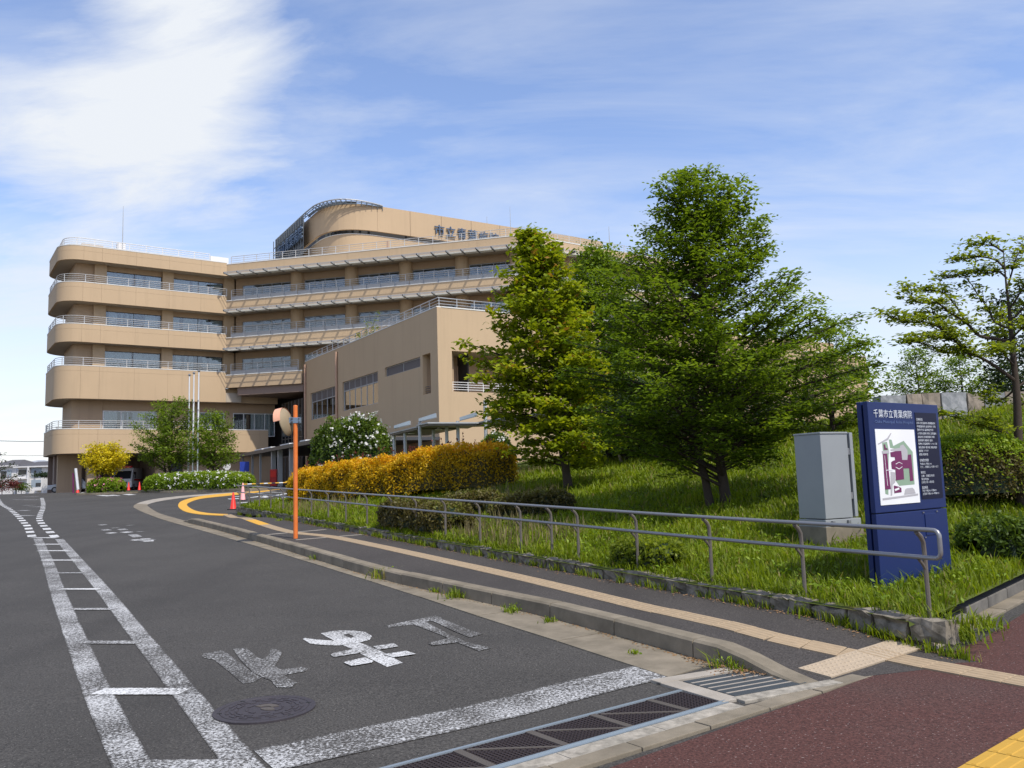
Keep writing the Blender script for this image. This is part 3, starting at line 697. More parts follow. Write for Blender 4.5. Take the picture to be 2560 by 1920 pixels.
# manhole
mc = G(662, 1772, .006); mh = thing('manhole_cover', 'round worn iron manhole cover with relief pattern in the asphalt', 'manhole cover', (mc.x, mc.y, mc.z))
mr = .365
mb = MB(); mb.lathe([(mr, -.02), (mr, .004), (mr - .045, .005), (mr - .047, .001), (mr - .052, .001)], mc, 40); mb.build('rim', 'iron', mh)
mb = MB(); mb.lathe([(mr - .054, -.02), (mr - .054, .004), (.02, .004)], mc, 40); mb.build('lid', 'iron', mh)
mb = MB(); rm = random.Random(4)
def arc(mb, r0, r1, a0, a1, z1, n=8, off=(0, 0)):
    P = [(r1, a0 + (a1 - a0) * k / n) for k in range(n + 1)] + [(r0, a1 + (a0 - a1) * k / n) for k in range(n + 1)]
    mb.prism([(mc.x + off[0] + r_ * math.cos(a), mc.y + off[1] + r_ * math.sin(a)) for r_, a in P], mc.z + .003, mc.z + z1)
for ring, (r0, n) in enumerate([(.27, 16), (.235, 12), (.20, 12), (.13, 8)]):
    for k in range(n):
        a = 2 * math.pi * k / n + ring * .3; arc(mb, r0 - .012, r0 + .008, a, a + 2 * math.pi / n * rm.uniform(.45, .8), .0085, 4)
mb.build('relief', 'iron', mh)
mb = MB(); arc(mb, .045, .10, .4, 2.6, .0092, 10); arc(mb, .02, .085, 3.5, 5.2, .0092, 8, (.05, .02)); mb.build('centre_relief', 'iron_light', mh)
for a in (.4, 2.4, 3.5, 5.6):
    mb = MB(); x, y = mc.x + .315 * math.cos(a), mc.y + .315 * math.sin(a); mb.box((x - .018, y - .008, mc.z), (x + .018, y + .008, mc.z + .0065)); mb.build('key_slot', 'rubber', mh)

# ================================================================ HOSPITAL
class Fr:                                        # a facade line: t along it, o inwards, z up
    def __init__(s, o, d): s.o = Vector(o); s.d = Vector(d).normalized(); s.i = Vector((-s.d.y, s.d.x))
    def p(s, t, o=0.): q = s.o + s.d * t + s.i * o; return q
    def P(s, t, o, z): q = s.p(t, o); return (q.x, q.y, z)
    def box(s, mb, t0, t1, o0, o1, z0, z1):
        return mb.hexa([s.P(t0, o0, z0), s.P(t1, o0, z0), s.P(t1, o1, z0), s.P(t0, o1, z0), s.P(t0, o0, z1), s.P(t1, o0, z1), s.P(t1, o1, z1), s.P(t0, o1, z1)])
H = thing('hospital_building', 'large tan tiled hospital with stacked curved balconies and a rounded rooftop screen', 'hospital', (-20, 84, 1.7))
FA = Fr((-42.3, 78.2), (.815, .5795)); FB = Fr((-30.2, 86.8), (.9731, -.2302)); FC = Fr((1.5, 79.3), (.82, .573))
FDS = Fr((-21.3, 84.7), (.533, -.8461)); FDF = Fr((-5.3, 59.3), (.8461, .533))
def hbox(fr, name, mat, *b, parent=H, **k):
    mb = MB(); fr.box(mb, *b); return mb.build(name, mat, parent, **k)
CN = FA.p(-1.0); RC = 2.1; SLN = 10.5
def pathA(off, T, back=9.):
    a, i = FA.d, FA.i; out = []
    c2 = CN + i * SLN; r2 = 2.6; cc = c2 + a * r2 - i * r2
    out.append(c2 + a * back - i * off)
    for k in range(9):
        th = math.pi / 2 * k / 8; out.append(cc + i * ((r2 - off) * math.cos(th)) - a * ((r2 - off) * math.sin(th)))
    cc = CN + a * RC + i * RC; n1 = len(out)
    m = 3
    p0, p1 = CN + i * (SLN - r2) + a * off, CN + i * RC + a * off
    out += [p0.lerp(p1, k / m) for k in range(1, m)]
    for k in range(11):
        th = math.pi / 2 * k / 10; out.append(cc - a * ((RC - off) * math.cos(th)) - i * ((RC - off) * math.sin(th)))
    for t in (2.74, 5.88, 9.04, 12.2, 15.35, 18.5):
        if t < T - .4: out.append(FA.p(t, off))
    out.append(FA.p(T, off)); return out
def wall_run(name, mat, T, z0, z1, o0, o1, T0=None, splits=True, gap=.005, parent=H):
    A, B = pathA(o0, T), pathA(o1, T); n = len(A)
    cuts = [0, 11] + list(range(22, n)) if splits else [0, n - 1]
    cuts = sorted(set(min(c, n - 1) for c in cuts))
    for c0, c1 in zip(cuts, cuts[1:]):
        if T0 is not None and c1 <= T0: continue
        mb = MB(); Pa, Pb = A[c0:c1 + 1], B[c0:c1 + 1]
        Pa = list(Pa); Pb = list(Pb)
        e = (Pa[1] - Pa[0]).normalized() * gap; f = (Pa[-1] - Pa[-2]).normalized() * gap
        Pa[0] = Pa[0] + e; Pb[0] = Pb[0] + e; Pa[-1] = Pa[-1] - f; Pb[-1] = Pb[-1] - f
        vs = []
        for p, q in zip(Pa, Pb): vs += [(p.x, p.y, z0), (q.x, q.y, z0), (q.x, q.y, z1), (p.x, p.y, z1)]
        fs = []
        for k in range(len(Pa) - 1):
            for j in range(4): fs.append((k * 4 + j, (k + 1) * 4 + j, (k + 1) * 4 + (j + 1) % 4, k * 4 + (j + 1) % 4))
        m_ = (len(Pa) - 1) * 4; fs += [(0, 1, 2, 3), (m_ + 3, m_ + 2, m_ + 1, m_)]
        mb.add(vs, [f_[::-1] for f_ in fs]); o = mb.build(name, mat, parent)
        if c1 - c0 > 3:
            for p in o.data.polygons: p.use_smooth = True
            o.data.set_sharp_from_angle(angle=R(35))
def slabA(name, mat, T, z0, z1, off=.06):
    P = pathA(off, T); P = P + [FA.p(T, 8), FA.p(8, 9.5)]
    mb = MB(); mb.prism([(p.x, p.y) for p in P], z0, z1); return mb.build(name, mat, H)
# --- wing A, bands of tiled panels
BANDS = [(24.1, 25.5, 14.86), (20.0, 21.88, 14.86), (16.0, 17.76, 14.86), (10.5, 13.68, 14.86), (5.25, 7.58, 19.4)]
for z0, z1, T in BANDS:
    wall_run('panel', 'tan', T, z0, z1 - .50, 0, .22); wall_run('panel', 'tan', T, z1 - .49, z1, 0, .22)
    wall_run('coping', 'coping', T, z1, z1 + .07, -.02, .26, splits=False)
    slabA('floor_slab', 'soffit', T if T > 15 else 16.5, z0 + .03, min(z1 - .6, z0 + 1.0))
ext = []
hbox(FA, 'panel', 'tan', 14.87, 20.6, .5, .75, 10.5, 12.0)
slab2 = hbox(FA, 'floor_slab', 'brown_soffit', 14.9, 20.6, .8, 8, 10.52, 11.6)
# --- recessed storeys of wing A
def window(fr, t0, t1, z0, z1, o, nm=3, frame='frame_grey', fw=.06, transom=None, curtain=(0, 1, 1.), parent=H, glass='glass', upper=None, deep=1):
    mb = MB(); d = .08
    fr.box(mb, t0, t1, o, o + d, z1 - fw, z1); fr.box(mb, t0, t1, o, o + d, z0, z0 + fw)
    fr.box(mb, t0, t0 + fw, o, o + d, z0 + fw, z1 - fw); fr.box(mb, t1 - fw, t1, o, o + d, z0 + fw, z1 - fw)
    w = (t1 - t0) / nm
    for k in range(1, nm): fr.box(mb, t0 + w * k - fw / 2, t0 + w * k + fw / 2, o, o + d, z0 + fw, z1 - fw)
    if transom: fr.box(mb, t0 + fw, t1 - fw, o - .015, o + d * .9, transom - fw * .7, transom + fw * .7)
    wn = mb.build('window', frame, parent)
    for k in range(nm):
        segs = [(z0 + fw, (transom or z1) - fw, glass)] + ([(transom + fw, z1 - fw, upper or glass)] if transom else [])
        for za, zb_, gm in segs:
            mb = MB(); fr.box(mb, t0 + w * k + fw / 2, t0 + w * (k + 1) - fw / 2, o + .03, o + .045, za, zb_); mb.build('pane', gm, wn)
    if curtain:
        a, b, c = curtain; rr = random.Random(int(t0 * 37 + z0 * 11))
        top = z0 + (z1 - z0) * c
        mb = MB(); t = t0 + (t1 - t0) * a; e = t0 + (t1 - t0) * b; n = 0; prev = None
        while t < e:
            stp = rr.uniform(.10, .18)
            if rr.random() > (.06 if int(t0 * 3 + z0) % 3 else .22):
                q0, q1 = fr.P(t, o + .14 + (.02 if n % 2 else 0), z0), fr.P(min(t + stp, e), o + .14 + (0 if n % 2 else .02), z0)
                tz = top if c < 1 else z1
                mb.add([q0, q1, (q1[0], q1[1], tz), (q0[0], q0[1], tz)], [(0, 1, 2, 3)])
            else: stp *= 2.2
            t += stp; n += 1
        if mb.v: mb.build('curtain', 'curtain', wn)
    return wn
ROWS = [(20.9, 24.13, 23.6, 21.6), (16.8, 20.03, 19.52, 17.5), (12.7, 16.03, 15.5, 13.4)]
for z0, z1, wt, wb in ROWS:
    wall_run('recess_wall', 'tan_shade', 2.3, z0, z1, 1.6, 1.9, splits=False)
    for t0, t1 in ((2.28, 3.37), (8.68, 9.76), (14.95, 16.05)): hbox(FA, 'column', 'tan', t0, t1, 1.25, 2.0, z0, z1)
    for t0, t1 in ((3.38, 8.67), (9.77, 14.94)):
        hbox(FA, 'lintel', 'tan_shade', t0, t1, 1.6, 1.85, wt + .01, z1)
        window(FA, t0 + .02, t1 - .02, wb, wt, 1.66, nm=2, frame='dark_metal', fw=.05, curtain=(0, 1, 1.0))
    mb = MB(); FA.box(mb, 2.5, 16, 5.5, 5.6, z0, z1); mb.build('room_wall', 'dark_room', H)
wall_run('recess_wall', 'tan_shade', 3.36, 6.6, 10.53, 1.6, 1.9, splits=False)
hbox(FA, 'lintel', 'tan_shade', 3.37, 20.7, 1.6, 1.85, 9.55, 10.53)
hbox(FA, 'recess_wall', 'tan_shade', 8.45, 12.4, 1.62, 1.85, 6.6, 9.54)
window(FA, 3.38, 8.43, 7.0, 9.53, 1.66, nm=3, frame='frame_white', fw=.09, curtain=(0, .95, 1.))
window(FA, 12.42, 15.2, 7.0, 9.53, 1.66, nm=2, frame='frame_white', fw=.09, curtain=(0, 1, 1.))
hbox(FA, 'recess_wall', 'tan_shade', 15.22, 16.1, 1.62, 1.85, 6.6, 9.54)
window(FA, 16.12, 20.7, 7.0, 9.53, 1.66, nm=4, frame='frame_white', fw=.09, curtain=(.42, 1, 1.))
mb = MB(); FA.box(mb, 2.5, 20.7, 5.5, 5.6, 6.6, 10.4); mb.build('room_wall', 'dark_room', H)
# ground floor under wing A: open port and solid wall
hbox(FA, 'pier', 'tan', 2.15, 3.3, 1.6, 2.6, 1.2, 5.28)
hbox(FA, 'pier', 'tan_shade', -.2, 1.9, 3.4, 4.2, 1.2, 5.28); hbox(FA, 'pier', 'brown_soffit', -.2, .25, 6.0, 7.2, 1.2, 5.28)
hbox(FA, 'ground_wall', 'tan_shade', 8.35, 9.6, 1.6, 2.0, 1.2, 5.28); hbox(FA, 'ground_wall', 'tan_shade', 11.0, 20.6, 1.6, 2.0, 1.2, 5.28)
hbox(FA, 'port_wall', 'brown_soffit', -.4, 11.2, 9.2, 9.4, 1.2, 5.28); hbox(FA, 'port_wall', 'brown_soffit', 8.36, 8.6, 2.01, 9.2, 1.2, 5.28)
hbox(FA, 'shutter', 'dark_metal', 9.6, 11.0, 1.85, 1.95, 1.2, 5.28)
# --- railings
def railing(path, z, h, n, name='balcony_railing', mat='rail_grey', post=1.9, r=.022, base=.0, zs=None):
    mb = MB(); P3 = [Vector((p.x, p.y, 0)) for p in path]
    hs = zs or [h * (k + 1) / n for k in range(n)]
    for k, hh in enumerate(hs):
        mb.tube([(p.x, p.y, z + hh) for p in P3], r * (1.5 if k == len(hs) - 1 else 1), 5)
    for p in resample([p.to_2d() for p in P3], step=post):
        mb.box((p.x - .028, p.y - .028, z + base), (p.x + .028, p.y + .028, z + hs[-1]))
    return mb.build(name, mat, H)
for z1, T in ((21.95, 14.9), (17.83, 14.9), (13.75, 14.9), (7.65, 14.5)):
    railing(pathA(.12, T), z1, .74, 4)
railing(pathA(.5, 13.2), 25.55, .85, 4, name='roof_railing', mat='rail_white', post=1.6, r=.03)
hbox(FA, 'roof_box', 'rail_white', 13.3, 15.2, .6, 1.0, 25.5, 26.25); hbox(FA, 'roof_box', 'tan', 1.2, 3.2, 2.5, 4, 25.2, 26.4)
# --- wing B
def bands(fr, T, zs, t0=0., step=4.65):
    for z0, z1 in zs:
        t = t0
        while t < T - .1:
            e = min(t + step, T); hbox(fr, 'panel', 'tan', t + .005, e - .005, 0, .22, z0, z1); t = e
        hbox(fr, 'coping', 'coping', t0, T, -.03, .26, z1, z1 + .08)
        hbox(fr, 'floor_slab', 'soffit', t0 - .3, T, .1, 8, z0 + .03, z0 + 1.0)
ZB = [(24.12, 25.33), (20.1, 21.33), (16.0, 17.33)]
bands(FB, 32.57, ZB); bands(FB, 8.8, [(12.02, 13.33)]); bands(FC, 28, ZB)
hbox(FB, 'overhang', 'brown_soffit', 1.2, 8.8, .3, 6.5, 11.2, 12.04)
BW = [(.8, 6.6), (8.15, 12.9), (14.35, 19.0), (20.4, 25.05), (26.5, 31.6)]
def rowsB(fr, wins, cols, T, rows):
    for z0, z1, wt, wb in rows:
        hbox(fr, 'lintel', 'tan_shade', 0, T, 1.8, 2.05, wt + .01, z1)
        for c in cols:
            q = fr.p(c, 1.75); mb = MB(); mb.tube([(q.x, q.y, z0), (q.x, q.y, z1)], .70, 18, cap=False); mb.build('column', 'tan', H, smooth=True)
        last = 0.
        for t0, t1 in wins:
            if t1 > T: continue
            hbox(fr, 'recess_wall', 'tan_shade', last, t0 - .01, 1.82, 2.05, z0, wt); last = t1 + .01
            window(fr, t0, t1, wb, wt, 1.88, nm=max(3, round((t1 - t0) / 1.15)), frame='frame_grey', fw=.05, transom=wt - .52, curtain=(random.Random(int(t0 * 7 + z0)).choice([.05, .18, .05]), 1, .56))
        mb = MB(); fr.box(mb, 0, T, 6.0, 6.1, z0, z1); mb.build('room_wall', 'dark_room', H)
RB = [(20.9, 24.15, 23.35, 21.2), (16.9, 20.12, 19.35, 17.2), (12.9, 16.02, 15.3, 13.2)]
rowsB(FB, BW, (7.35, 13.62, 19.7, 25.75, 32.2), 32.5, RB[:2]); rowsB(FB, BW, (7.35, 13.62, 19.7), 26, RB[2:])
rowsB(FC, [(1.2, 6), (7.4, 12), (13.4, 18), (19.4, 24)], (.4, 6.7, 12.7, 18.7), 26, RB[:2])
def grey_rail(fr, t0, t1, z):
    railing([fr.p(t0, .14), fr.p(t1, .14)], z, 1.15, 4, zs=[.52, .72, .92, 1.12], post=1.55)
    t = t0
    while t < t1 - .05:
        e = min(t + 1.55, t1); hbox(fr, 'rail_panel', 'frosted', t + .03, e - .03, .11, .14, z + .04, z + .42); t = e
for z in (21.41, 17.41): grey_rail(FB, .5, 32.4, z); grey_rail(FC, .3, 24, z)
grey_rail(FB, .5, 8.3, 13.41)
railing([FB.p(.2, .5), FB.p(32.4, .5), FC.p(20, .5)], 25.4, .9, 4, name='roof_railing', mat='rail_grey', post=1.55)
def awning(fr, t0, t1, z, t=None):
    t = t0
    while t < t1 - .2:
        e = min(t + 1.53, t1)
        mb = MB(); fr.box(mb, t + .20, e - .02, -.86, -.01, z - .05, z + .02); fr.box(mb, t + .20, e - .02, -.92, -.86, z - .12, z + .05); mb.build('awning_panel', 'awning', H)
        for k in (.02, .13):
            mb = MB(); fr.box(mb, t + k, t + k + .06, -1.62, 0, z - .10, z + .05); mb.build('awning_bracket', 'dark_metal' if k < .1 else 'frame_grey', H)
        t = e
    for o in (-1.12, -1.36, -1.6):
        mb = MB(); fr.box(mb, t0, t1, o - .02, o + .02, z + .05, z + .085); mb.build('awning_bar', 'frame_grey', H)
for z in (24.02, 20.0, 15.92): awning(FB, .6, 32.2, z)
for z in (24.02, 20.0): awning(FC, .6, 24, z)
# --- rooftop screen
ZT, ZM = 33.1, 30.1
T1 = Vector((-14.8, 92.)); T2 = Vector((-22.5, 94.)); dr = Vector((.846, .533)); dl = Vector((-.524, .852))
den = dr.x * dl.y - dr.y * dl.x; q = T2 - T1; kk = (q.x * dl.y - q.y * dl.x) / den; CR = T1 + dr * kk
nose = [(T2 * (1 - t) ** 2 + CR * 2 * t * (1 - t) + T1 * t * t) for t in [k / 16 for k in range(17)]]
def offs(P, o):
    out = []
    for i, p in enumerate(P):
        d = (P[min(i + 1, len(P) - 1)] - P[max(i - 1, 0)]).normalized(); out.append(p + Vector((-d.y, d.x)) * o)
    return out
def strip_wall(name, mat, P, z0, z1, o0, o1, smooth=False):
    A, B = offs(P, o0), offs(P, o1); mb = MB(); vs = []
    for p, q_ in zip(A, B): vs += [(p.x, p.y, z0), (q_.x, q_.y, z0), (q_.x, q_.y, z1), (p.x, p.y, z1)]
    fs = []
    for k in range(len(P) - 1):
        for j in range(4): fs.append((k * 4 + j, (k + 1) * 4 + j, (k + 1) * 4 + (j + 1) % 4, k * 4 + (j + 1) % 4)[::-1])
    m_ = (len(P) - 1) * 4; fs += [(3, 2, 1, 0), (m_, m_ + 1, m_ + 2, m_ + 3)]
    mb.add(vs, fs); o = mb.build(name, mat, H)
    if smooth:
        for p in o.data.polygons: p.use_smooth = True
        o.data.set_sharp_from_angle(angle=R(35))
    return o
left = [T2 + dl * (13.5 - 13.5 * k / 5) for k in range(5)]; right = [T1 + dr * (4.1 * k) for k in range(1, 9)]
for a, b in zip(left + [T2], left[1:] + [T2]):
    if (a - b).length > .1: strip_wall('screen_panel', 'tan', [a, b], ZM, ZT, .012, .3)
for k in range(0, 16, 4): strip_wall('screen_panel', 'tan', nose[k:k + 5], ZM, ZT, 0, .3, True)
for a, b in zip([T1] + right[:-1], right): e = (b - a).normalized() * .02; strip_wall('screen_panel', 'tan', [a + e, b - e], ZM, ZT, 0, .3)
full = left + nose + right
strip_wall('drum_wall', 'tan', full, 24.8, 29.65, .35, .6, True); strip_wall('coping', 'coping', full, 29.65, 29.72, .30, .65, True)
mb = MB(); In = offs(full, 1.2); mb.prism([(p.x, p.y) for p in In], 29.0, 29.5); mb.build('drum_roof', 'brown_soffit', H)
for k in range(2, len(full) - 1, 2):
    p = In[k]; mb = MB(); mb.box((p.x - .12, p.y - .12, 29.5), (p.x + .12, p.y + .12, 31.5)); mb.build('screen_post', 'truss', H)
strip_wall('screen_lining', 'dark_metal', full, 29.9, ZT - .2, 2.2, 2.3)
# steel lattice over the rounded end, with letters on the far flank
tp = [T2 + dl * 13.6] + [T2 + dl * x for x in (11, 8.5, 6, 3.5, 1.2)] + nose[2:] + [T1 + dr * .6]
To = offs(tp, -.7); n_ = len(To)
Tq = [p.lerp(q_, min(1, max(0, (i - n_ * .55) / (n_ * .45)))) for i, (p, q_) in enumerate(zip(To, tp))]
zt = lambda i: ZT + .34 - .3 * max(0, (i - n_ * .6) / (n_ * .4)) ** 1.5
for dz, rr in ((0, .09), (-.28, .05), (-.56, .05)):
    mb = MB(); mb.tube([(p.x, p.y, zt(i) + dz * (1 - max(0, i - n_ * .6) / (n_ * .4) * .7)) for i, p in enumerate(Tq)], rr, 6); mb.build('lattice_chord', 'truss' if dz else 'frame_grey', H)
mb = MB()
for i in range(0, n_):
    p = Tq[i]; s_ = tp[i]; mb.tube([(p.x, p.y, zt(i)), (s_.x, s_.y, ZT - .1)], .05, 5); mb.tube([(p.x, p.y, zt(i)), (p.x, p.y, zt(i) - .6)], .045, 5)
mb.build('lattice_strut', 'truss', H)
strip_wall('lattice_screen', 'truss', offs(tp[5:-5], -.35), ZT - .2, ZT + .12, 0, .05)
a, b = T2 + dl * 13.6, T2 + dl * 1.0
LF = Fr(a, b - a)
mb = MB(); Lw = (b - a).length
for k in range(14): mb.tube([LF.P(Lw * k / 13, -1.0, ZM - 1.6), LF.P(Lw * k / 13, -1.0, ZT + .1)], .06, 5)
for z in (ZM - 1.5, ZM - .6, ZM + .3, ZM + 1.2, ZM + 2.1): mb.tube([LF.P(0, -1.0, z), LF.P(Lw, -1.0, z)], .05, 5)
mb.build('sign_lattice', 'truss', H)
mb = MB(); LF.box(mb, .1, Lw - .8, -.80, -.74, ZM - 1.5, ZT + .1); mb.build('sign_backing', 'dark_metal', H)
def facade_text(fr, body, t0, z, size, pitch, o, mat='letter_blue', ext=.08):
    for k, ch in enumerate(body):
        me = text_mesh(ch, size, ext, 1); x0 = min(v.co.x for v in me.vertices)
        M = Matrix(((fr.d.x, 0, -fr.i.x, 0), (fr.d.y, 0, -fr.i.y, 0), (0, 1, 0, 0), (0, 0, 0, 1))); q_ = fr.P(t0 + pitch * k, o, z)
        place_mesh('letter', me, Matrix.Translation(q_) @ M, mat, H)
facade_text(Fr(T1, dr), '市立青葉病院', 7.15, 30.72, 1.42, 1.52, -.16)
facade_text(LF, '市立青葉病院', 2.2, ZM + .3, 1.75, 1.75, -1.12)
# --- front wing D
def holed_wall(fr, name, mat, T, z0, z1, holes, th=.35, t00=0.):
    ts = sorted(set([t00, T] + [h[0] for h in holes] + [h[1] for h in holes])); mb = MB()
    for a, b in zip(ts, ts[1:]):
        z = z0; m = (a + b) / 2
        for h in sorted([h for h in holes if h[0] <= m <= h[1]], key=lambda h: h[2]):
            if h[2] > z: fr.box(mb, a, b, 0, th, z, h[2])
            z = h[3]
        if z1 > z: fr.box(mb, a, b, 0, th, z, z1)
    return mb.build(name, mat, H)
holed_wall(FDS, 'side_wall', 'tan', 30.02 - .36, 1.2, 14.2, [(1.69, 9.2, 8.05, 10.75), (10.74, 18.97, 8.2, 10.86), (20.5, 27.1, 10.18, 10.95), (27.5, 28.82, 8.02, 11.0), (.6, 16, 1.1, 4.4), (19.5, 21.5, 2.2, 3.9)])
holed_wall(FDF, 'front_wall', 'tan', 45, 1.2, 14.2, [(1.15, 6.6, 8.04, 11.03), (12, 16, 8.0, 11.0), (20, 24, 8, 11), (28, 32, 8, 11)])
hbox(FDF, 'annex_wall', 'tan', 40, 49.4, -.5, 6, 1.2, 13.0); hbox(FDF, 'annex_window', 'glass_dark', 46.0, 47.6, -.52, -.45, 10.6, 11.9)
hbox(FDF, 'annex_coping', 'coping', 39.9, 49.5, -.6, 6.05, 13.0, 13.1)
hbox(FDS, 'coping', 'coping', 0, 30.02, -.03, .38, 14.2, 14.28); hbox(FDF, 'coping', 'coping', .36, 45, -.03, .38, 14.2, 14.281)
mb = MB(); P = [FDS.p(.4, .3), FDS.p(29.6, .3), FDF.p(44.8, .3), FDF.p(44.8, 14), FDS.p(.4, 30)]; mb.prism([(p.x, p.y) for p in P], 12.9, 13.3); mb.build('roof_slab', 'concrete', H)
window(FDS, 1.7, 9.19, 8.06, 10.74, .14, nm=5, frame='frame_grey', fw=.06, transom=9.84, curtain=(0, 1, .66), upper='louver', glass='glass_pale')
window(FDS, 10.75, 18.96, 8.21, 10.85, .14, nm=6, frame='frame_grey', fw=.06, transom=10.02, curtain=(0, 1, .68), upper='louver', glass='glass_pale')
window(FDS, 20.51, 27.09, 10.19, 10.94, .14, nm=2, frame='frame_grey', fw=.05, curtain=None, glass='louver')
for fr, a, b in ((FDS, .6, 29),): 
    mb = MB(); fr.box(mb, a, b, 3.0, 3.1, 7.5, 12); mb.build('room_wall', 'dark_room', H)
hbox(FDS, 'slot_back', 'tan_shade', 27.3, 29.2, 1.6, 1.7, 7.8, 11.3); hbox(FDS, 'slot_side', 'tan_shade', 27.3, 27.48, .36, 1.6, 7.8, 11.3)
hbox(FDF, 'balcony_back', 'tan_shade', .8, 12, 2.6, 2.75, 7.8, 11.4); hbox(FDF, 'balcony_ceiling', 'soffit', .8, 12, .36, 2.6, 11.04, 11.3); hbox(FDF, 'balcony_floor', 'soffit', .8, 12, .36, 2.6, 7.8, 8.03)
for t0 in (1.6, 2.85): hbox(FDF, 'balcony_door', 'door_tan', t0, t0 + 1.2, 2.5, 2.6, 8.05, 10.3)
mb = MB()
for z in (8.2, 8.38, 8.56, 8.74): mb.tube([FDF.P(1.16, .12, z), FDF.P(6.6, .12, z)], .025, 5)
for t in np.arange(1.2, 6.7, 1.3): mb.tube([FDF.P(t, .12, 8.05), FDF.P(t, .12, 8.74)], .03, 5)
mb.build('balcony_railing', 'rail_white', H)
mb = MB()
for z in (8.15, 8.3, 8.45, 8.6): mb.tube([FDS.P(27.5, .2, z), FDS.P(28.8, .2, z)], .025, 5)
mb.build('balcony_railing', 'steel_dark', H)
railing([FDS.p(.2, .2), FDS.p(29.8, .2), FDF.p(30, .2)], 14.28, .68, 3, name='roof_railing', mat='frame_grey', post=1.5, r=.025)
for t in (.32, 9.45):
    mb = MB(); mb.tube([FDS.P(t, -.12, 4.7), FDS.P(t, -.12, 13.9)], .11, 8)
    for z in (6, 9, 12): FDS.box(mb, t - .16, t + .16, -.2, .02, z, z + .06)
    mb.build('drain_pipe', 'pipe_tan', H)
# dark glazed hall between A and D
GW = Fr(FA.p(20.7, 1.9), Vector((-20.4, 84.2)) - FA.p(20.7, 1.9)) if False else Fr((-25.2, 90.2), (.55, -.835))
hbox(GW, 'glazed_wall', 'glass_dark', 0, 6.6, 0, .1, 1.2, 10.5)
for k in range(7): hbox(GW, 'mullion', 'steel_dark', k * 1.08, k * 1.08 + .07, -.05, 0, 1.2, 10.5)
for z in (4.6, 6.5, 8.4): hbox(GW, 'mullion', 'steel_dark', 0, 6.6, -.045, -.001, z, z + .08)
# ground floor shop-front under the canopy
for k in range(8): hbox(FDS, 'entrance_post', 'frame_grey', .7 + k * 2.1, .78 + k * 2.1, .3, .4, 1.2, 4.4)
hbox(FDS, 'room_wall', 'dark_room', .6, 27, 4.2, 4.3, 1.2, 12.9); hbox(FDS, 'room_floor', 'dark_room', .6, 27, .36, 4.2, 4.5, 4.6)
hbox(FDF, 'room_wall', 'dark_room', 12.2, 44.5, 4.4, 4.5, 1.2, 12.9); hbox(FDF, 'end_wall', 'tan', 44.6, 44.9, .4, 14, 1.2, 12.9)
hbox(FB, 'core_wall', 'dark_room', .2, 14, 7.4, 7.6, 1.2, 12.1); hbox(FA, 'core_wall', 'tan_shade', 16.06, 19.5, 1.9, 3.2, 10.6, 24.1)
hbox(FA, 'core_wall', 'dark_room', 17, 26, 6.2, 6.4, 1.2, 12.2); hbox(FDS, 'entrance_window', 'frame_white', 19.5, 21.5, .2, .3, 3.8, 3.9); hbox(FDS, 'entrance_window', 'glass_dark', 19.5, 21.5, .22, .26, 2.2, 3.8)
# roof poles and plant box
def rod(px, py0, py1, Y, r=.04):
    a, b = AT(px, py0, Y), AT(px, py1, Y); mb = MB(); mb.tube([a, (a.x, a.y, b.z)], [r * 1.4, r * .5], 6); mb.build('lightning_rod', 'frame_grey', H)
rod(306, 622, 515, 84); rod(1218, 570, 541, 100); rod(1277, 590, 517, 98); rod(1524, 612, 566, 92)
hbox(FA, 'roof_vent', 'rail_white', 4.9, 5.7, 5, 5.6, 24.9, 27.6)
mb = MB(); FB.box(mb, 16.7, 16.85, 4, 4.2, 25, 27.4); mb.build('roof_post', 'pipe_tan', H)

# entrance canopy and covered walk
can = thing('entrance_canopy', 'flat dark entrance canopy on slim posts along the foot of the hospital', 'canopy', (-20, 69, 1.6))
CO = Fr((-26.9, 80.6), (13.9, -24.6))
mb = MB(); CO.box(mb, 0, 29.5, 0, 8.2, 4.5, 4.72); mb.build('roof', 'dark_metal', can)  # roof deepened so that it shades the wall behind
mb = MB(); CO.box(mb, -.02, 29.52, -.04, 0, 4.46, 4.75); mb.build('fascia', 'steel_dark', can)
for t, w in ((1.1, .16), (5.4, .16), (8.6, .16), (13.0, .34), (15.2, .34), (18.9, .34), (25, .34)):
    mb = MB(); CO.box(mb, t - w / 2, t + w / 2, .25, .25 + w, zroad(70) - .3, 4.5); mb.build('post', 'frame_grey', can)
for t0, t1 in ((4.4, 7.4), (8.2, 10.8), (14.0, 17.0), (20.2, 21.8), (25.8, 27.2)):
    mb = MB(); CO.box(mb, t0, t1, .7, 1.9, 4.74, 4.98); mb.build('skylight', 'sign_white', can)
cw = thing('covered_walkway', 'grey flat-roofed covered walkway on slim steel posts behind the golden hedge', 'walkway', (-4, 47, 1.8))
for k, (poly, z) in enumerate([([(-7.9, 52.2), (-5.42, 46.3), (-3.0, 47.3), (-5.5, 53.2)], 4.62), ([(-5.41, 46.24), (-4.6, 44.4), (-1.9, 45.7), (-2.6, 48.6)], 4.70), ([(-2.7, 48.2), (-1.4, 44.9), (1.6, 40.2), (4, 41.5), (.2, 48.2)], 4.76)]):
    mb = MB(); mb.prism(poly, z, z + .07); mb.build('roof_sheet', 'frame_grey', cw)
    mb = MB(); c = sum((Vector(p) for p in poly), Vector((0, 0))) / len(poly); mb.prism([tuple(c + (Vector(p) - c) * .94) for p in poly], z - .10, z - .005); mb.build('roof_beam', 'steel_dark', cw)
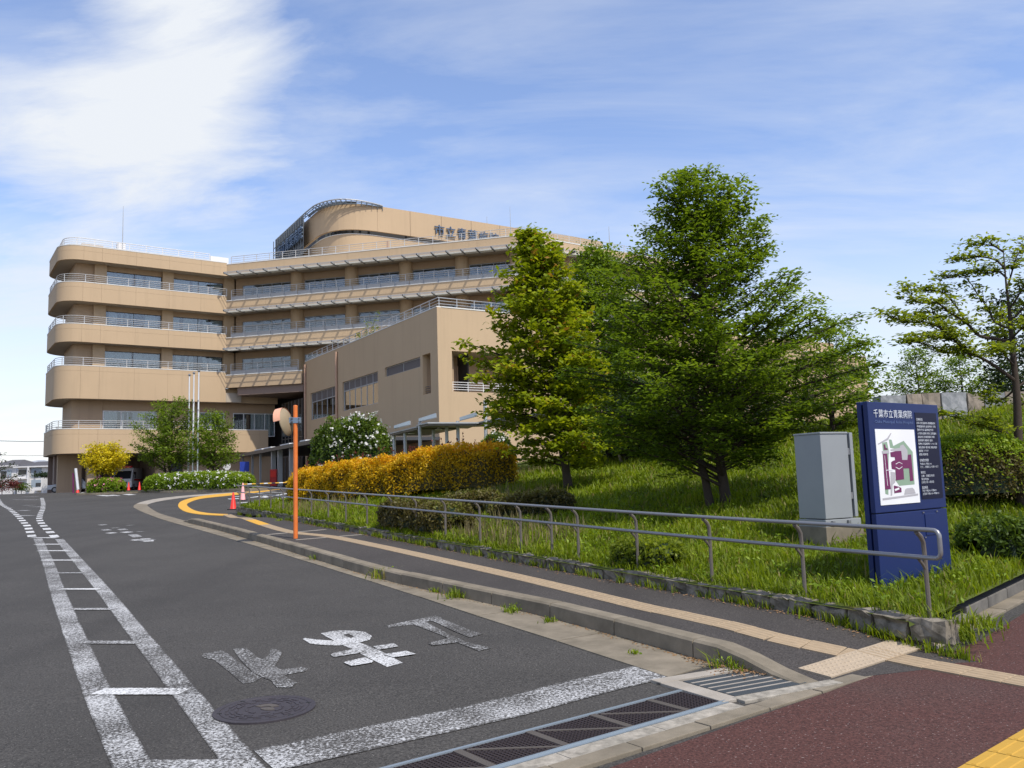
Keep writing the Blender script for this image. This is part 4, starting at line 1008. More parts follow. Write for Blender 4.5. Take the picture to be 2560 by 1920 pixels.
for x, y, h in [(-5.2, 46.0, 4.9), (-3.74, 46.4, 4.62), (-3.09, 46.1, 4.9), (-1.5, 44.9, 5.9), (-7.5, 52.0, 4.6), (-6.5, 49.6, 4.6), (-4.6, 47.6, 4.6)]:
    mb = MB(); mb.tube([(x, y, 1.2), (x, y, h)], .10, 10); mb.build('post', 'frame_grey', cw, smooth=True)
for x, y, z in [(-4.7, 45.7, 5.0), (-2.45, 45.8, 5.0), (-6.6, 49.4, 4.9)]:
    mb = MB(); mb.hexa([(x - .5, y - .2, z - .1), (x + .45, y - .15, z + .12), (x + .45, y + .35, z + .12), (x - .5, y + .3, z - .1), (x - .5, y - .2, z + .06), (x + .45, y - .15, z + .34), (x + .45, y + .35, z + .34), (x - .5, y + .3, z + .06)]); mb.build('roof_light', 'galv', cw)
for x, y in [(-4.2, 46.6), (-6.1, 49.5)]:
    mb = MB(); mb.lathe([(.06, .1), (.10, 0), (.22, -.06), (.22, -.09)], (x, y, 4.55), 12); mb.build('lamp', 'rail_white', cw)

# ================================================================ OBJECTS
# information sign
si = thing('information_sign', 'tall blue hospital information sign with white site map in the grass', 'sign', (*AT(2204, 1464, 9.0),))
FS = Fr(AT(2204, 1464, 9.0).to_2d(), (.81, .588)); SW, ST = 1.50, .13
zt_, zs_, zb_ = AT(2155, 1004, 9.0).z, AT(2190, 1285, 9.0).z, .15
def sbox(name, mat, t0, t1, o0, o1, z0, z1, parent=si, bevel=.006):
    mb = MB(); FS.box(mb, t0, t1, o0, o1, z0, z1); return mb.build(name, mat, parent, bevel=bevel)
up = sbox('upper_panel', 'sign_blue', 0, SW, 0, .055, zs_ + .006, zt_)
sbox('lower_panel', 'sign_blue', 0, SW, 0, .055, zb_, zs_ - .006)
sbox('core', 'sign_navy', .03, SW - .03, .045, .085, zb_, zt_ - .03, bevel=0); sbox('rear_panel', 'sign_blue', 0, SW, .075, ST, zb_, zt_)
HU = zt_ - zs_
mapb = sbox('map_board', 'sign_white', .068 * SW, .609 * SW, -.006, .002, zt_ - .929 * HU, zt_ - .247 * HU, bevel=0)
mx0, mx1, mz0, mz1 = .068 * SW, .609 * SW, zt_ - .247 * HU, zt_ - .929 * HU
def mp(X, Y): u = (X - 348 - .0976 * (Y - 515)) / 546; u = u * 1.03 / (1.1 - .07 * u) ; v = (Y - 520) / 1000; return FS.P(mx0 + (mx1 - mx0) * u, 0, mz0 + (mz1 - mz0) * v)
def map_shape(name, mat, pts, lay):
    P = [mp(*p) for p in pts]; mb = MB(); o = -.0068 - .0007 * lay
    mb.add([(p[0] + FS.i.x * o, p[1] + FS.i.y * o, p[2]) for p in P], [tuple(range(len(P)))])
    me = mb.mesh(name, wl(mapb)); bm = bmesh.new(); bm.from_mesh(me); bmesh.ops.triangulate(bm, faces=bm.faces[:]); bm.to_mesh(me); bm.free(); link(name, me, mapb, mat)
map_shape('map_lawn', 'map_green', [(545, 658), (583, 660), (608, 745), (752, 675), (878, 828), (910, 1272), (700, 1280), (640, 1200), (690, 1090), (800, 830), (620, 780), (565, 770)], 0)
map_shape('map_lawn', 'map_green', [(452, 702), (520, 688), (545, 800), (548, 1390), (505, 1375), (498, 1300), (470, 850)], 0)
map_shape('map_yard', 'map_grey', [(570, 790), (700, 770), (705, 740), (745, 725), (805, 805), (812, 935), (735, 935), (728, 812), (570, 812)], 1)
map_shape('map_road', 'map_grey', [(465, 1430), (960, 1398), (960, 1424), (470, 1456)], 1); map_shape('map_road', 'map_grey', [(768, 1402), (780, 1332), (800, 1318), (880, 1315), (905, 1340), (925, 1394)], 2)
map_shape('map_road', 'map_grey', [(390, 715), (520, 640), (565, 572), (580, 572), (535, 662), (400, 725)], 2); map_shape('map_road', 'map_grey', [(448, 810), (548, 800), (552, 845), (452, 846)], 2)
map_shape('map_road', 'map_grey', [(575, 1085), (640, 1100), (640, 1230), (605, 1260), (600, 1400), (580, 1400)], 2)
map_shape('map_block', 'map_purple', [(462, 848), (520, 845), (577, 1315), (500, 1318)], 3); map_shape('map_block', 'map_purple', [(470, 725), (490, 722), (500, 770), (525, 775), (527, 795), (482, 795)], 3)
map_shape('map_block', 'map_purple', [(565, 830), (635, 815), (720, 812), (732, 935), (805, 935), (810, 865), (855, 862), (892, 1220), (845, 1225), (830, 1050), (750, 1050), (762, 1195), (650, 1205), (640, 1060), (590, 1050), (580, 960), (600, 945), (635, 935), (630, 895), (575, 890)], 3)
map_shape('map_block', 'map_purple', [(620, 1270), (690, 1290), (725, 1310), (730, 1365), (630, 1372)], 3)
map_shape('map_detail', 'sign_white', [(640, 985), (690, 960), (735, 985), (735, 990), (690, 967), (645, 992)], 4); map_shape('map_detail', 'sign_white', [(645, 1025), (690, 1050), (735, 1022), (735, 1030), (690, 1060), (643, 1032)], 4)
map_shape('map_detail', 'sign_white', [(484, 870), (488, 870), (536, 1270), (531, 1270)], 4); map_shape('map_detail', 'sign_white', [(510, 1062), (600, 1055), (600, 1063), (510, 1070)], 5); map_shape('map_detail', 'sign_white', [(630, 1320), (690, 1300), (700, 1325), (640, 1345)], 4)
sbox('text_panel', 'sign_navy', .641 * SW, .958 * SW, -.005, .002, zt_ - .902 * HU, zt_ - .083 * HU, bevel=0)
def sign_text(body, t0, t1, ztop, zbot, mat, o=-.007, name='lettering'):
    me = text_mesh(body, 1., 0, 1); xs = [v.co.x for v in me.vertices]; ys = [v.co.y for v in me.vertices]
    x0, x1, y0, y1 = min(xs), max(xs), min(ys), max(ys)
    M = Matrix.Translation(FS.P(t0, o, zbot)) @ Matrix(((FS.d.x, 0, -FS.i.x, 0), (FS.d.y, 0, -FS.i.y, 0), (0, 1, 0, 0), (0, 0, 0, 1))) @ Matrix.Diagonal(((t1 - t0) / (x1 - x0), (ztop - zbot) / (y1 - y0), 1, 1)) @ Matrix.Translation((-x0, -y0, 0))
    return place_mesh(name, me, M, mat, si)
sign_text('千葉市立青葉病院', .066 * SW, .593 * SW, zt_ - .066 * HU, zt_ - .142 * HU, 'sign_text')
sign_text('Chiba Municipal Aoba Hospital', .072 * SW, .60 * SW, zt_ - .165 * HU, zt_ - .20 * HU, 'sign_subtext')
tx = .655
LN = [(372, '診療科目', .30), (422, '内科 消化器内科 循環器内科', .96), (470, '呼吸器内科 血液内科 外科', .96), (518, '整形外科 脳神経外科', .82), (568, '小児科 皮膚科 眼科 泌尿器科', .96), (617, '産婦人科 耳鼻咽喉科 内科', .86), (665, '放射線科 麻酔科 歯科', .74), (713, '精神科 児童精神科 リハビリ科', .96), (763, '救急 集中 感染症 病理 検診', .94), (811, '糖尿病 リウマチ', .48), (860, '救急 感染症', .44),
      (942, '診療受付時間', .44), (992, '午前8:30~午前11:00', .58), (1035, 'ただし、診療科により異なります', .92), (1110, '休診日', .22), (1158, '土曜・日曜日 祝日', .66), (1203, '年末年始', .36), (1245, '12月29日~1月3日', .62), (1318, '面会時間', .28), (1362, '平日 午後3:00~午後8:00', .72), (1405, '土日祝 午後1:00~午後8:00', .84)]
for Y, body, w in LN:
    f = (Y - 155) / 1465 * 1.0; hgt = .0135 if Y not in (372, 942, 1110, 1318) else .016
    sign_text(body, tx * SW, (tx + .29 * w) * SW, zt_ - f * HU + hgt, zt_ - f * HU - hgt, 'sign_text', -.0065)
sbox('access_plate', 'sign_blue', .66 * SW, .82 * SW, -.008, .001, zs_ - .29, zs_ - .05, bevel=.003)
for t in (.64, .84):
    for z in (.03, .31):
        mb = MB(); q = FS.P(t * SW, -.006, zs_ - z); mb.lathe([(.012, -.006), (.012, .006)], q, 8); mb.build('screw', 'steel', si)
# utility cabinet
ce = AT(2065, 1298, 12.5); cb_ = thing('utility_cabinet', 'grey steel utility cabinet on a concrete plinth in the grass', 'cabinet', (ce.x, ce.y, .5))
FK = Fr(ce.to_2d(), (.906, .423)); ct = AT(2050, 1085, 12.5).z
def kbox(name, mat, *b, bevel=.008):
    mb = MB(); FK.box(mb, *b); return mb.build(name, mat, cb_, bevel=bevel)
kbox('plinth', 'concrete', -.03, .73, -.02, .56, .2, ce.z - .12, bevel=.01)
kbox('base_frame', 'cabinet', -.01, .71, 0, .55, ce.z - .12, ce.z - .012)
kbox('body', 'cabinet', 0, .55, .0, .54, ce.z, ct); kbox('roof', 'cabinet', -.012, .555, -.012, .55, ct + .001, ct + .03)
kbox('door', 'cabinet', .60, .665, .0, .54, ce.z + .01, ct + .02); kbox('gap_fill', 'dark_metal', .551, .599, .05, .5, ce.z + .01, ct - .02, bevel=0)  # solid dark filler stands in for the shade in the door gap
for z in (.28, .95): kbox('hinge', 'steel', .553, .60, .012, .03, ce.z + z, ce.z + z + .10, bevel=.002)
for t in (.1, .42): kbox('anchor_bolt', 'steel', t, t + .05, -.035, -.0, ce.z - .10, ce.z - .03, bevel=.006)
for o in (.08, .3): kbox('vent_slot', 'dark_metal', -.013, -.009, o, o + .18, ce.z - .075, ce.z - .055, bevel=0)
# traffic mirror
pb_ = hit(739, 1346, zwalk); tm = thing('traffic_mirror', 'orange post with a round convex mirror seen from behind', 'mirror', (pb_.x, pb_.y, pb_.z))
ph = AT(741, 1015, pb_.y).z
mb = MB(); mb.tube([(pb_.x, pb_.y, pb_.z - .05), (pb_.x, pb_.y, ph)], .05, 16); mb.build('post', 'orange_paint', tm, smooth=True)
mb = MB(); mb.lathe([(.05, 0), (.045, .015), (.0, .022)], (pb_.x, pb_.y, ph), 16); mb.build('cap', 'orange_paint', tm)
def pm_(X, Y, d=0.): u, v = 500 + .15674 * X, 1000 + .15674 * Y; return AT(u, v, pb_.y + d)
cM = pm_(1385, 345); ax = Vector((-.975, .16, -.2)).normalized()        # reflecting side looks left and away up the street
sx_ = ax.cross(Vector((0, 0, 1))).normalized(); sy_ = sx_.cross(ax).normalized(); RM = .315
def dish(name, mat, prof, parent=tm, a0=0., a1=2 * math.pi, n=36):
    vs = []; fs = []
    full_ = a1 - a0 > 6.2; m = n if full_ else n + 1
    for r_, h in prof:
        for k in range(m):
            t = a0 + (a1 - a0) * k / n; vs.append(cM + sx_ * (r_ * math.cos(t)) + sy_ * (r_ * math.sin(t)) + ax * h)
    for i in range(len(prof) - 1):
        for k in range(n): k2 = (k + 1) % m; fs.append((i * m + k, i * m + k2, (i + 1) * m + k2, (i + 1) * m + k))
    mb = MB(); mb.add(vs, fs); return mb.build(name, mat, parent, smooth=True)
dish('mirror_back', 'mirror_back', [(.001, -.075), (.12, -.07), (.22, -.045), (.30, -.005), (RM, .01), (RM + .012, .02), (RM + .012, .035), (RM - .005, .04)])
dish('mirror_face', 'mirror', [(RM - .006, .036), (.22, .058), (.12, .070), (.001, .075)])
dish('hood', 'mirror_hood', [(RM + .014, .0), (RM + .02, .16), (RM + .024, .165), (RM + .018, .0)], a0=R(25), a1=R(178))
ba = pm_(1385, 330, -.0); q = Vector((pb_.x, pb_.y, ba.z))
bd = (q - cM); bd.z = 0; bd.normalize(); bs = Vector((-bd.y, bd.x, 0))
def bbox(name, a, b, w, h0, h1, mat='bracket_blue'):
    mb = MB(); A_ = cM + bd * a; B_ = cM + bd * b; A_.z = B_.z = q.z
    mb.hexa([A_ - bs * w + Vector((0, 0, h0)), B_ - bs * w + Vector((0, 0, h0)), B_ + bs * w + Vector((0, 0, h0)), A_ + bs * w + Vector((0, 0, h0)), A_ - bs * w + Vector((0, 0, h1)), B_ - bs * w + Vector((0, 0, h1)), B_ + bs * w + Vector((0, 0, h1)), A_ + bs * w + Vector((0, 0, h1))]); return mb.build(name, mat, tm, bevel=.004)
dq = (q - cM).to_2d().length
br = bbox('bracket', .06, dq + .12, .058, -.065, .065)
for a in (.14, dq - .14 + .06, dq + .095):
    for h in (-.035, .035):
        p = cM + bd * a - bs * .06; mb = MB(); mb.box((p.x - .012, p.y - .016, q.z + h - .012), (p.x + .012, p.y + .01, q.z + h + .012)); mb.build('bolt', 'dark_metal', br)
# handrail along the stone edging
def rail_w(px):
    d = raydir(px, 1300); s = .24; # S0+SD*w+SN*s on the ray
    o = S0 + SN * s; return (o.x - d.x / d.y * o.y) / (d.x / d.y * SD.y - SD.x)
PW = [rail_w(x) for x in (2304, 2000, 1772, 1590, 1443.6, 1378, 1301, 1199.5, 1113.6, 1041, 979, 918, 865, 821, 779, 743, 708, 677, 648.6, 623, 599.6)]
hr = thing('handrail', 'grey steel double handrail on posts along the stone edged footway', 'handrail', (*S0, .3))
rz = lambda w: zroad((S0 + SD * w).y) + .142 + .185
def rp(w, s, h): p = S0 + SD * w + SN * s; return Vector((p.x, p.y, rz(w) + h))
for w in PW:
    mb = MB(); r_ = .021
    mb.tube([rp(w, .24, -.08), rp(w, .24, .30), rp(w, .24, .50), rp(w, .235, .60), rp(w, .20, .655), rp(w, .145, .695)], r_, 8)
    mb.tube([rp(w, .235, .36), rp(w, .20, .41), rp(w, .15, .455)], .016, 6); mb.build('post', 'steel_dark', hr, smooth=True)
ws_ = [PW[0] - .12 + k * .5 for k in range(int((PW[-1] - PW[0]) / .5) + 2)]
kink = lambda w: 0.
mb = MB(); top = [rp(w, .14, .72) for w in ws_]; mid = [rp(w, .14, .475) for w in ws_]
w0 = ws_[0]; cap_ = [rp(w0 - .06, .14, .718), rp(w0 - .085, .14, .706), rp(w0 - .098, .14, .68), rp(w0 - .10, .14, .65), rp(w0 - .10, .14, .545), rp(w0 - .098, .14, .515), rp(w0 - .085, .14, .489), rp(w0 - .06, .14, .477)]
mb.tube(top[::-1] + cap_ + mid, .0205, 10); mb.build('rail', 'steel', hr, smooth=True)
# cones, bar, pole
def cone(name, label, p, h=.70, mat='cone_red', tilt=0., stripe=None, group=None, lean=(0, 0)):
    t = thing(name, label, 'traffic cone', p, group)
    mb = MB(); mb.box((p.x - .19, p.y - .19, p.z), (p.x + .19, p.y + .19, p.z + .035)); mb.build('base', 'rubber', t, bevel=.01)
    mb = MB(); mb.lathe([(.135, .036), (.125, .05), (.032, h - .02), (.02, h)], p, 18); mb.build('body', mat, t, smooth=True)
    if stripe: mb = MB(); mb.lathe([(.098, .26), (.075, .42)], (p.x, p.y, p.z), 18); mb.build('band', stripe, t, smooth=True)
    return t
cone('traffic_cone', 'red traffic cone at the near end of the handrail curve', G(583, 1274, .0), .69)
cP = G(607, 1251, .0); cone('traffic_cone', 'faded pink traffic cone holding one end of the striped bar', cP, .88, 'cone_pink')
cQ = G(725, 1240, .0); cone('traffic_cone', 'red traffic cone holding the far end of the striped bar', cQ, .82)
cg = 'red cones in front of the ambulance'
def atz(px, Y): p = AT(px, 1200, Y); return Vector((p.x, p.y, zroad(p.y)))
cone('traffic_cone', 'red cone in the port, left of the pair before the ambulance', atz(322, 74), .75, group=cg)
cone('traffic_cone', 'red cone half hidden by the white azalea hedge', atz(349, 74), .75, group=cg)
cone('traffic_cone', 'small red and white banded cone at the foot of the white pole', atz(195, 66), .5, stripe='sign_white')
bt = thing('cone_bar', 'yellow and black striped bar laid between two traffic cones', 'barrier bar', (cP.x, cP.y, cP.z + .8))
a, b = cP + Vector((0, 0, .80)), cQ + Vector((0, 0, .74))
for k in range(12):
    mb = MB(); mb.tube([a.lerp(b, k / 12), a.lerp(b, (k + 1) / 12)], .03, 8); mb.build('stripe', 'bar_yellow' if k % 2 == 0 else 'sign_white' if k % 4 == 1 else 'dark_metal', bt)
wp = atz(194, 66); wt_ = thing('white_pole', 'white leaning pole standing in a cone by the hospital port', 'pole', wp)
mb = MB(); mb.tube([wp + Vector((.05, 0, .3)), wp + Vector((-.18, 0, 1.95))], .11, 10); mb.build('pole', 'pole_white', wt_, smooth=True)
mb = MB(); mb.tube([wp + Vector((-.36, .1, 0)), wp + Vector((-.42, .1, 1.6))], .06, 8); mb.build('purple_fringe', 'map_purple', wt_)  # added tube gives body to a purple colour fringe beside the pole
# flagpoles
for px, Y, lb in ((470.6, 64, 'slim white flagpole, leftmost of the three behind the azalea hedge'), (482, 62.8, 'slim white flagpole between two others behind the azalea hedge'), (494.3, 61.5, 'slim white flagpole, tallest looking and rightmost of the three')):
    p = AT(px, 1177, Y); p.z = zroad(Y); t = thing('flagpole', lb, 'flagpole', p, 'flagpoles in front of the hospital')
    mb = MB(); mb.tube([p, p + Vector((0, 0, 5)), p + Vector((0, 0, 8.8))], [.07, .062, .045], 10); mb.build('pole', 'pole_white', t, smooth=True)
    mb = MB(); mb.lathe([(.03, 0), (.10, .07), (.10, .14), (.03, .2)], p + Vector((0, 0, 8.8)), 10); mb.build('finial', 'steel', t)
    for h in (5.2, 5.9, 6.6): mb = MB(); mb.box((p.x - .03, p.y - .16, p.z + h), (p.x + .03, p.y - .06, p.z + h + .1)); mb.build('cleat', 'steel', t)
# round sign, board, red box
rp_ = atz(567, 66); t = thing('round_sign', 'round white sign showing over the azalea hedge by the canopy', 'sign', rp_)
mb = MB(); mb.tube([rp_, rp_ + Vector((0, 0, 1.55))], .03, 8); mb.build('post', 'frame_grey', t)
mb = MB(); c = rp_ + Vector((0, -.04, 1.75)); vs = [c + Vector((.31 * math.cos(k * .314), d, .31 * math.sin(k * .314))) for d in (0, .03) for k in range(20)]
mb.add(vs, [tuple(range(20)), tuple(range(20, 40))[::-1]] + [(k, 20 + k, 20 + (k + 1) % 20, (k + 1) % 20) for k in range(20)]); mb.build('disc', 'sign_white', t)
mb = MB(); mb.box((c.x - .12, c.y - .012, c.z - .08), (c.x - .02, c.y - .002, c.z + .1)); mb.box((c.x + .02, c.y - .012, c.z - .08), (c.x + .14, c.y - .002, c.z - .02)); mb.build('mark', 'map_grey', t)
p = AT(611, 1171, 76.5); t = thing('notice_board', 'plain blue notice board standing under the entrance canopy', 'notice board', (p.x, p.y, 1.7))
mb = MB(); mb.box((p.x - .42, p.y, 3.0), (p.x + .42, p.y + .06, 3.9)); mb.build('board', 'blue_board', t); 
for d in (-.36, .36): mb = MB(); mb.box((p.x + d - .03, p.y + .06, 1.6), (p.x + d + .03, p.y + .1, 3.85)); mb.build('leg', 'frame_grey', t)
p = AT(683, 1195, 67.5); t = thing('vending_box', 'red box shaped cabinet standing in the shade of the canopy', 'vending box', (p.x, p.y, 1.7))
mb = MB(); mb.box((p.x - .27, p.y, 1.6), (p.x + .27, p.y + .5, 2.95)); mb.build('body', 'post_red', t, bevel=.02); mb = MB(); mb.box((p.x - .2, p.y - .02, 2.3), (p.x + .2, p.y, 2.8)); mb.build('front_panel', 'cone_red', t)
# ambulance and car in the port
def vehicle(name, label, cat, loc, rz_, prof, wid, body, group=None, glass_side=None, wheels=(.9, 3.9), wr=.34):
    t = thing(name, label, cat, loc); t.rotation_euler = (0, 0, rz_); out = {}
    def bld(mb, n, mat, par=t, **k):
        me = mb.mesh(n, smooth=False, bevel=k.get('bevel', 0.)); o = bpy.data.objects.new(n, me); C.objects.link(o); o.parent = par; me.materials.append(MATS[mat]); return o
    mb = MB(); n = len(prof); L_ = prof
    vs = [(x, s * wid / 2 * (1 if z < 1.1 else .93), z) for s in (-1, 1) for x, z in L_]
    mb.add(vs, [tuple(range(n)), tuple(range(n, 2 * n))[::-1]] + [((k + 1) % n, k, n + k, n + (k + 1) % n) for k in range(n)]); bld(mb, 'body', body, bevel=.05)
    for x in wheels:
        for s in (-1, 1):
            mb = MB(); mb.tube([(x, s * (wid / 2 - .2), wr), (x, s * (wid / 2 + .01), wr)], wr, 16); w_ = bld(mb, 'wheel', 'rubber')
            mb = MB(); mb.tube([(x, s * (wid / 2 - .05), wr), (x, s * (wid / 2 + .02), wr)], wr * .6, 12); bld(mb, 'rim', 'steel', w_)
    return t, bld
av = FA.p(5.6, 3.6)
t, bld = vehicle('ambulance', 'white ambulance with red roof light parked nose out in the hospital port', 'ambulance', (av.x, av.y, zroad(80) + .0), R(90 + 12), [(0, .35), (-.02, .75), (.12, 1.15), (.75, 2.05), (1.0, 2.3), (5.2, 2.35), (5.25, .35)], 1.9, 'van_white')
# vehicle local +x runs from nose to tail; the nose is at x = 0
mb = MB(); mb.hexa([(.15, -.80, 1.20), (.15, .80, 1.20), (.70, .76, 1.98), (.70, -.76, 1.98), (.11, -.80, 1.22), (.11, .80, 1.22), (.66, .76, 2.0), (.66, -.76, 2.0)]); bld(mb, 'windscreen', 'glass_dark')
for s in (-1, 1):
    mb = MB(); mb.box((-.05, s * .78 - .15, .78), (.0, s * .78 + .15, .98)); bld(mb, 'headlight', 'lamp_lens')
    mb = MB(); mb.box((.9, s * .90 - .03, 1.25), (1.9, s * .90 + .03, 1.85)); bld(mb, 'side_window', 'glass_dark'); mb = MB(); mb.box((.45, s * 1.06 - .1, 1.3), (.55, s * 1.06 + .1, 1.6)); bld(mb, 'wing_mirror', 'dark_metal')
mb = MB(); mb.box((-.1, -.93, .32), (.12, .93, .62)); bld(mb, 'bumper', 'van_white', bevel=.03); mb = MB(); mb.box((-.03, -.5, .72), (.02, .5, .9)); bld(mb, 'grille', 'dark_metal')
mb = MB(); mb.box((-.12, -.2, .42), (-.1, .2, .56)); bld(mb, 'number_plate', 'sign_white'); mb = MB(); mb.box((.95, -.7, 2.3), (1.35, .7, 2.52)); bld(mb, 'beacon_bar', 'beacon', bevel=.05)
mb = MB(); mb.box((1.0, -.965, 1.0), (5.2, -.952, 1.14)); bld(mb, 'red_stripe', 'beacon')
cvp = FA.p(1.9, 6.2)
t, bld = vehicle('parked_car', 'small silver car half hidden behind the tan pier of the port', 'car', (cvp.x - 1.6, cvp.y - 2.2, zroad(80)), R(18), [(0, .3), (-.02, .7), (.9, .85), (1.5, 1.42), (2.9, 1.45), (3.4, .9), (3.5, .3)], 1.55, 'car_silver', wheels=(.65, 2.8), wr=.29)
mb = MB(); mb.hexa([(.95, -.66, .88), (.95, .66, .88), (1.48, .60, 1.38), (1.48, -.60, 1.38), (.91, -.66, .9), (.91, .66, .9), (1.44, .60, 1.40), (1.44, -.60, 1.40)]); bld(mb, 'windscreen', 'glass_dark')
for s in (-1, 1):
    mb = MB(); mb.box((1.55, s * .735 - .02, .92), (2.75, s * .735 + .02, 1.32)); bld(mb, 'side_window', 'glass_dark'); mb = MB(); mb.box((-.03, s * .55 - .15, .6), (.05, s * .55 + .15, .74)); bld(mb, 'headlight', 'lamp_lens')

# boulder wall on top of the bank
wa, wb_ = AT(2180, 1032, 22.5), AT(2640, 1036, 22.5)
bwl = thing('boulder_wall', 'low wall of large pink and grey granite blocks along the top of the bank', 'stone wall', (wa.x, wa.y, wa.z))
BMp = [stone_mesh(40 + k, 1., .55, 1., amp=.022) for k in range(4)]; BMg = [stone_mesh(50 + k, 1., .55, 1., amp=.022) for k in range(3)]
for m in BMp: m.materials.append(MATS['granite_pink'])
for m in BMg: m.materials.append(MATS['granite_grey'])
rw = random.Random(6); x = wa.x + .15; k = 0; hts = AT(2380, 984, 22.5).z
seq = [1, 0, 0, 1, 0, 1, 0, 0, 1, 0, 1, 1, 0, 0, 1, 0]
while x < wb_.x + 1.5:
    L_ = rw.uniform(.42, .62) if k % 3 else rw.uniform(.55, .75); z0 = zbank(x, 22.5) - .1
    z0 = wa.z - .25
    inst('stone', (BMg if seq[k % 16] else BMp)[k % 3], (x + L_ / 2, 22.5 + rw.uniform(-.04, .04), z0), rw.uniform(-.05, .05), bwl, scale=(L_ * .98, 1, hts - z0 + rw.uniform(-.03, .03))); x += L_; k += 1
# power lines
for v0, v1, lb in ((1097, 1103, 'upper dark power line running to the hospital corner'), (1133, 1138, 'lower faint power line left of the hospital')):
    a, b = AT(-160, v0 - 6, 105), AT(150, v1, 98); mid_ = a.lerp(b, .5) - Vector((0, 0, .25)); mb = MB(); mb.tube([a, a.lerp(mid_, .5) - Vector((0, 0, .08)), mid_, mid_.lerp(b, .5) - Vector((0, 0, .08)), b], .035 if v0 < 1110 else .02, 5); tag(mb.build('power_line', 'wire'), lb, 'power line', 'power lines left of the hospital')
# houses across the street
def hp(X, Y, D=135): return AT(.16275 * X, 1080 + .16275 * Y, D)
def house(name, label, X0, X1, Yr, Yb, D, wall, roof, wins, depth=8, eave=530):
    a, b = hp(X0, Yb, D), hp(X1, Yb, D); zr_ = hp(X0, Yr, D).z; ze = hp(X0, eave, D).z; g0 = 1.2
    t = thing(name, label, 'house', (a.x, D, g0))
    mb = MB(); mb.box((a.x, D, g0), (b.x, D + depth, ze)); mb.build('wall', wall, t)
    mb = MB(); e = .5; m_ = D + depth / 2
    mb.add([(a.x - e, D - e, ze), (b.x + e, D - e, ze), (b.x + e, D + depth + e, ze), (a.x - e, D + depth + e, ze), (a.x + 1, m_, zr_), (b.x - 1, m_, zr_)], [(0, 1, 5, 4), (1, 2, 5), (2, 3, 4, 5), (3, 0, 4), (3, 2, 1, 0)]); mb.build('roof', roof, t)
    mb = MB(); mb.box((a.x - e, D - e - .03, ze - .22), (b.x + e, D - e + .25, ze - .005)); mb.build('eave', 'house_white', t)
    for x0, x1, y0, y1, m, dp in wins:
        p0, p1 = hp(x0, y1, D), hp(x1, y0, D); mb = MB(); mb.box((p0.x, D - .06 - max(dp, 0), p0.z), (p1.x, D + .02, p1.z)); mb.build('window' if m == 'glass_dark' else 'balcony_wall' if dp > .3 else 'wall_panel', m, t)
    return t
house('white_house', 'white two storey house with dark windows, nearest the hospital corner', 262, 735, 450, 900, 135, 'house_white', 'roof_tile',
      [(475, 640, 545, 705, 'house_grey', 0), (290, 400, 578, 655, 'glass_dark', .1), (530, 558, 590, 700, 'glass_dark', .12), (285, 372, 770, 828, 'glass_dark', .1), (480, 630, 730, 850, 'house_grey', 0), (555, 630, 780, 838, 'glass_dark', .1), (438, 474, 540, 900, 'house_white', .5), (250, 440, 700, 728, 'house_white', .4), (560, 660, 846, 900, 'house_white', 1.2)])
house('white_house', 'white house at the left edge under a pale tiled roof', -140, 235, 425, 905, 138, 'house_white', 'roof_tile', [(20, 100, 600, 700, 'glass_dark', .1), (110, 180, 590, 690, 'house_grey', .05), (-60, 0, 620, 700, 'glass_dark', .1)], eave=520)
house('grey_house', 'grey roofed house standing behind the white ones', 300, 560, 430, 900, 160, 'house_grey', 'frame_grey', [], eave=500)
p = hp(680, 830, 128); t = thing('gate_post', 'thick white gate post of the house by the hospital corner', 'gate post', (p.x, p.y, 1.2))
mb = MB(); mb.box((p.x - .45, p.y, 1.2), (p.x + .45, p.y + .5, hp(680, 690, 128).z)); mb.build('pillar', 'house_white', t); mb = MB(); mb.box((p.x - .5, p.y - .05, hp(680, 690, 128).z), (p.x + .5, p.y + .55, hp(680, 684, 128).z)); mb.build('cap', 'house_white', t)

# ================================================================ VEGETATION
def leaf_quads(Cn, size, rg, up=.6, asp=.5, nrm=None, droop=.12):
    n = len(Cn); r = rg.normal(size=(n, 3)); r /= np.linalg.norm(r, axis=1, keepdims=True) + 1e-9
    N_ = r * (1 - up) + (np.array([0, 0, 1.]) if nrm is None else nrm) * up + 1e-6; N_ /= np.linalg.norm(N_, axis=1, keepdims=True)
    t = rg.normal(size=(n, 3)); l = np.cross(N_, t); l /= np.linalg.norm(l, axis=1, keepdims=True) + 1e-9; w = np.cross(N_, l)
    s = (size * rg.uniform(.65, 1.3, n))[:, None]
    V = np.empty((n, 4, 3)); V[:, 0] = Cn - l * s * .5; V[:, 1] = Cn + w * s * asp * .5 - l * s * .05; V[:, 2] = Cn + l * s * .5 - np.array([0, 0, 1]) * s * droop; V[:, 3] = Cn - w * s * asp * .5 - l * s * .05
    return V.reshape(-1, 3), np.arange(n * 4).reshape(-1, 4)
def tubes(name, lines, mat, parent, n=6, kind=None):
    mb = MB()
    for pts, rs_ in lines: mb.tube(pts, rs_, n)
    return mb.build(name, mat, parent, smooth=True)
def tab(T_, x):
    T_ = sorted(T_)
    if x <= T_[0][0]: return T_[0][1]
    for (a, va), (b, vb) in zip(T_, T_[1:]):
        if x <= b: return va + (vb - va) * (x - a) / (b - a)
    return T_[-1][1]
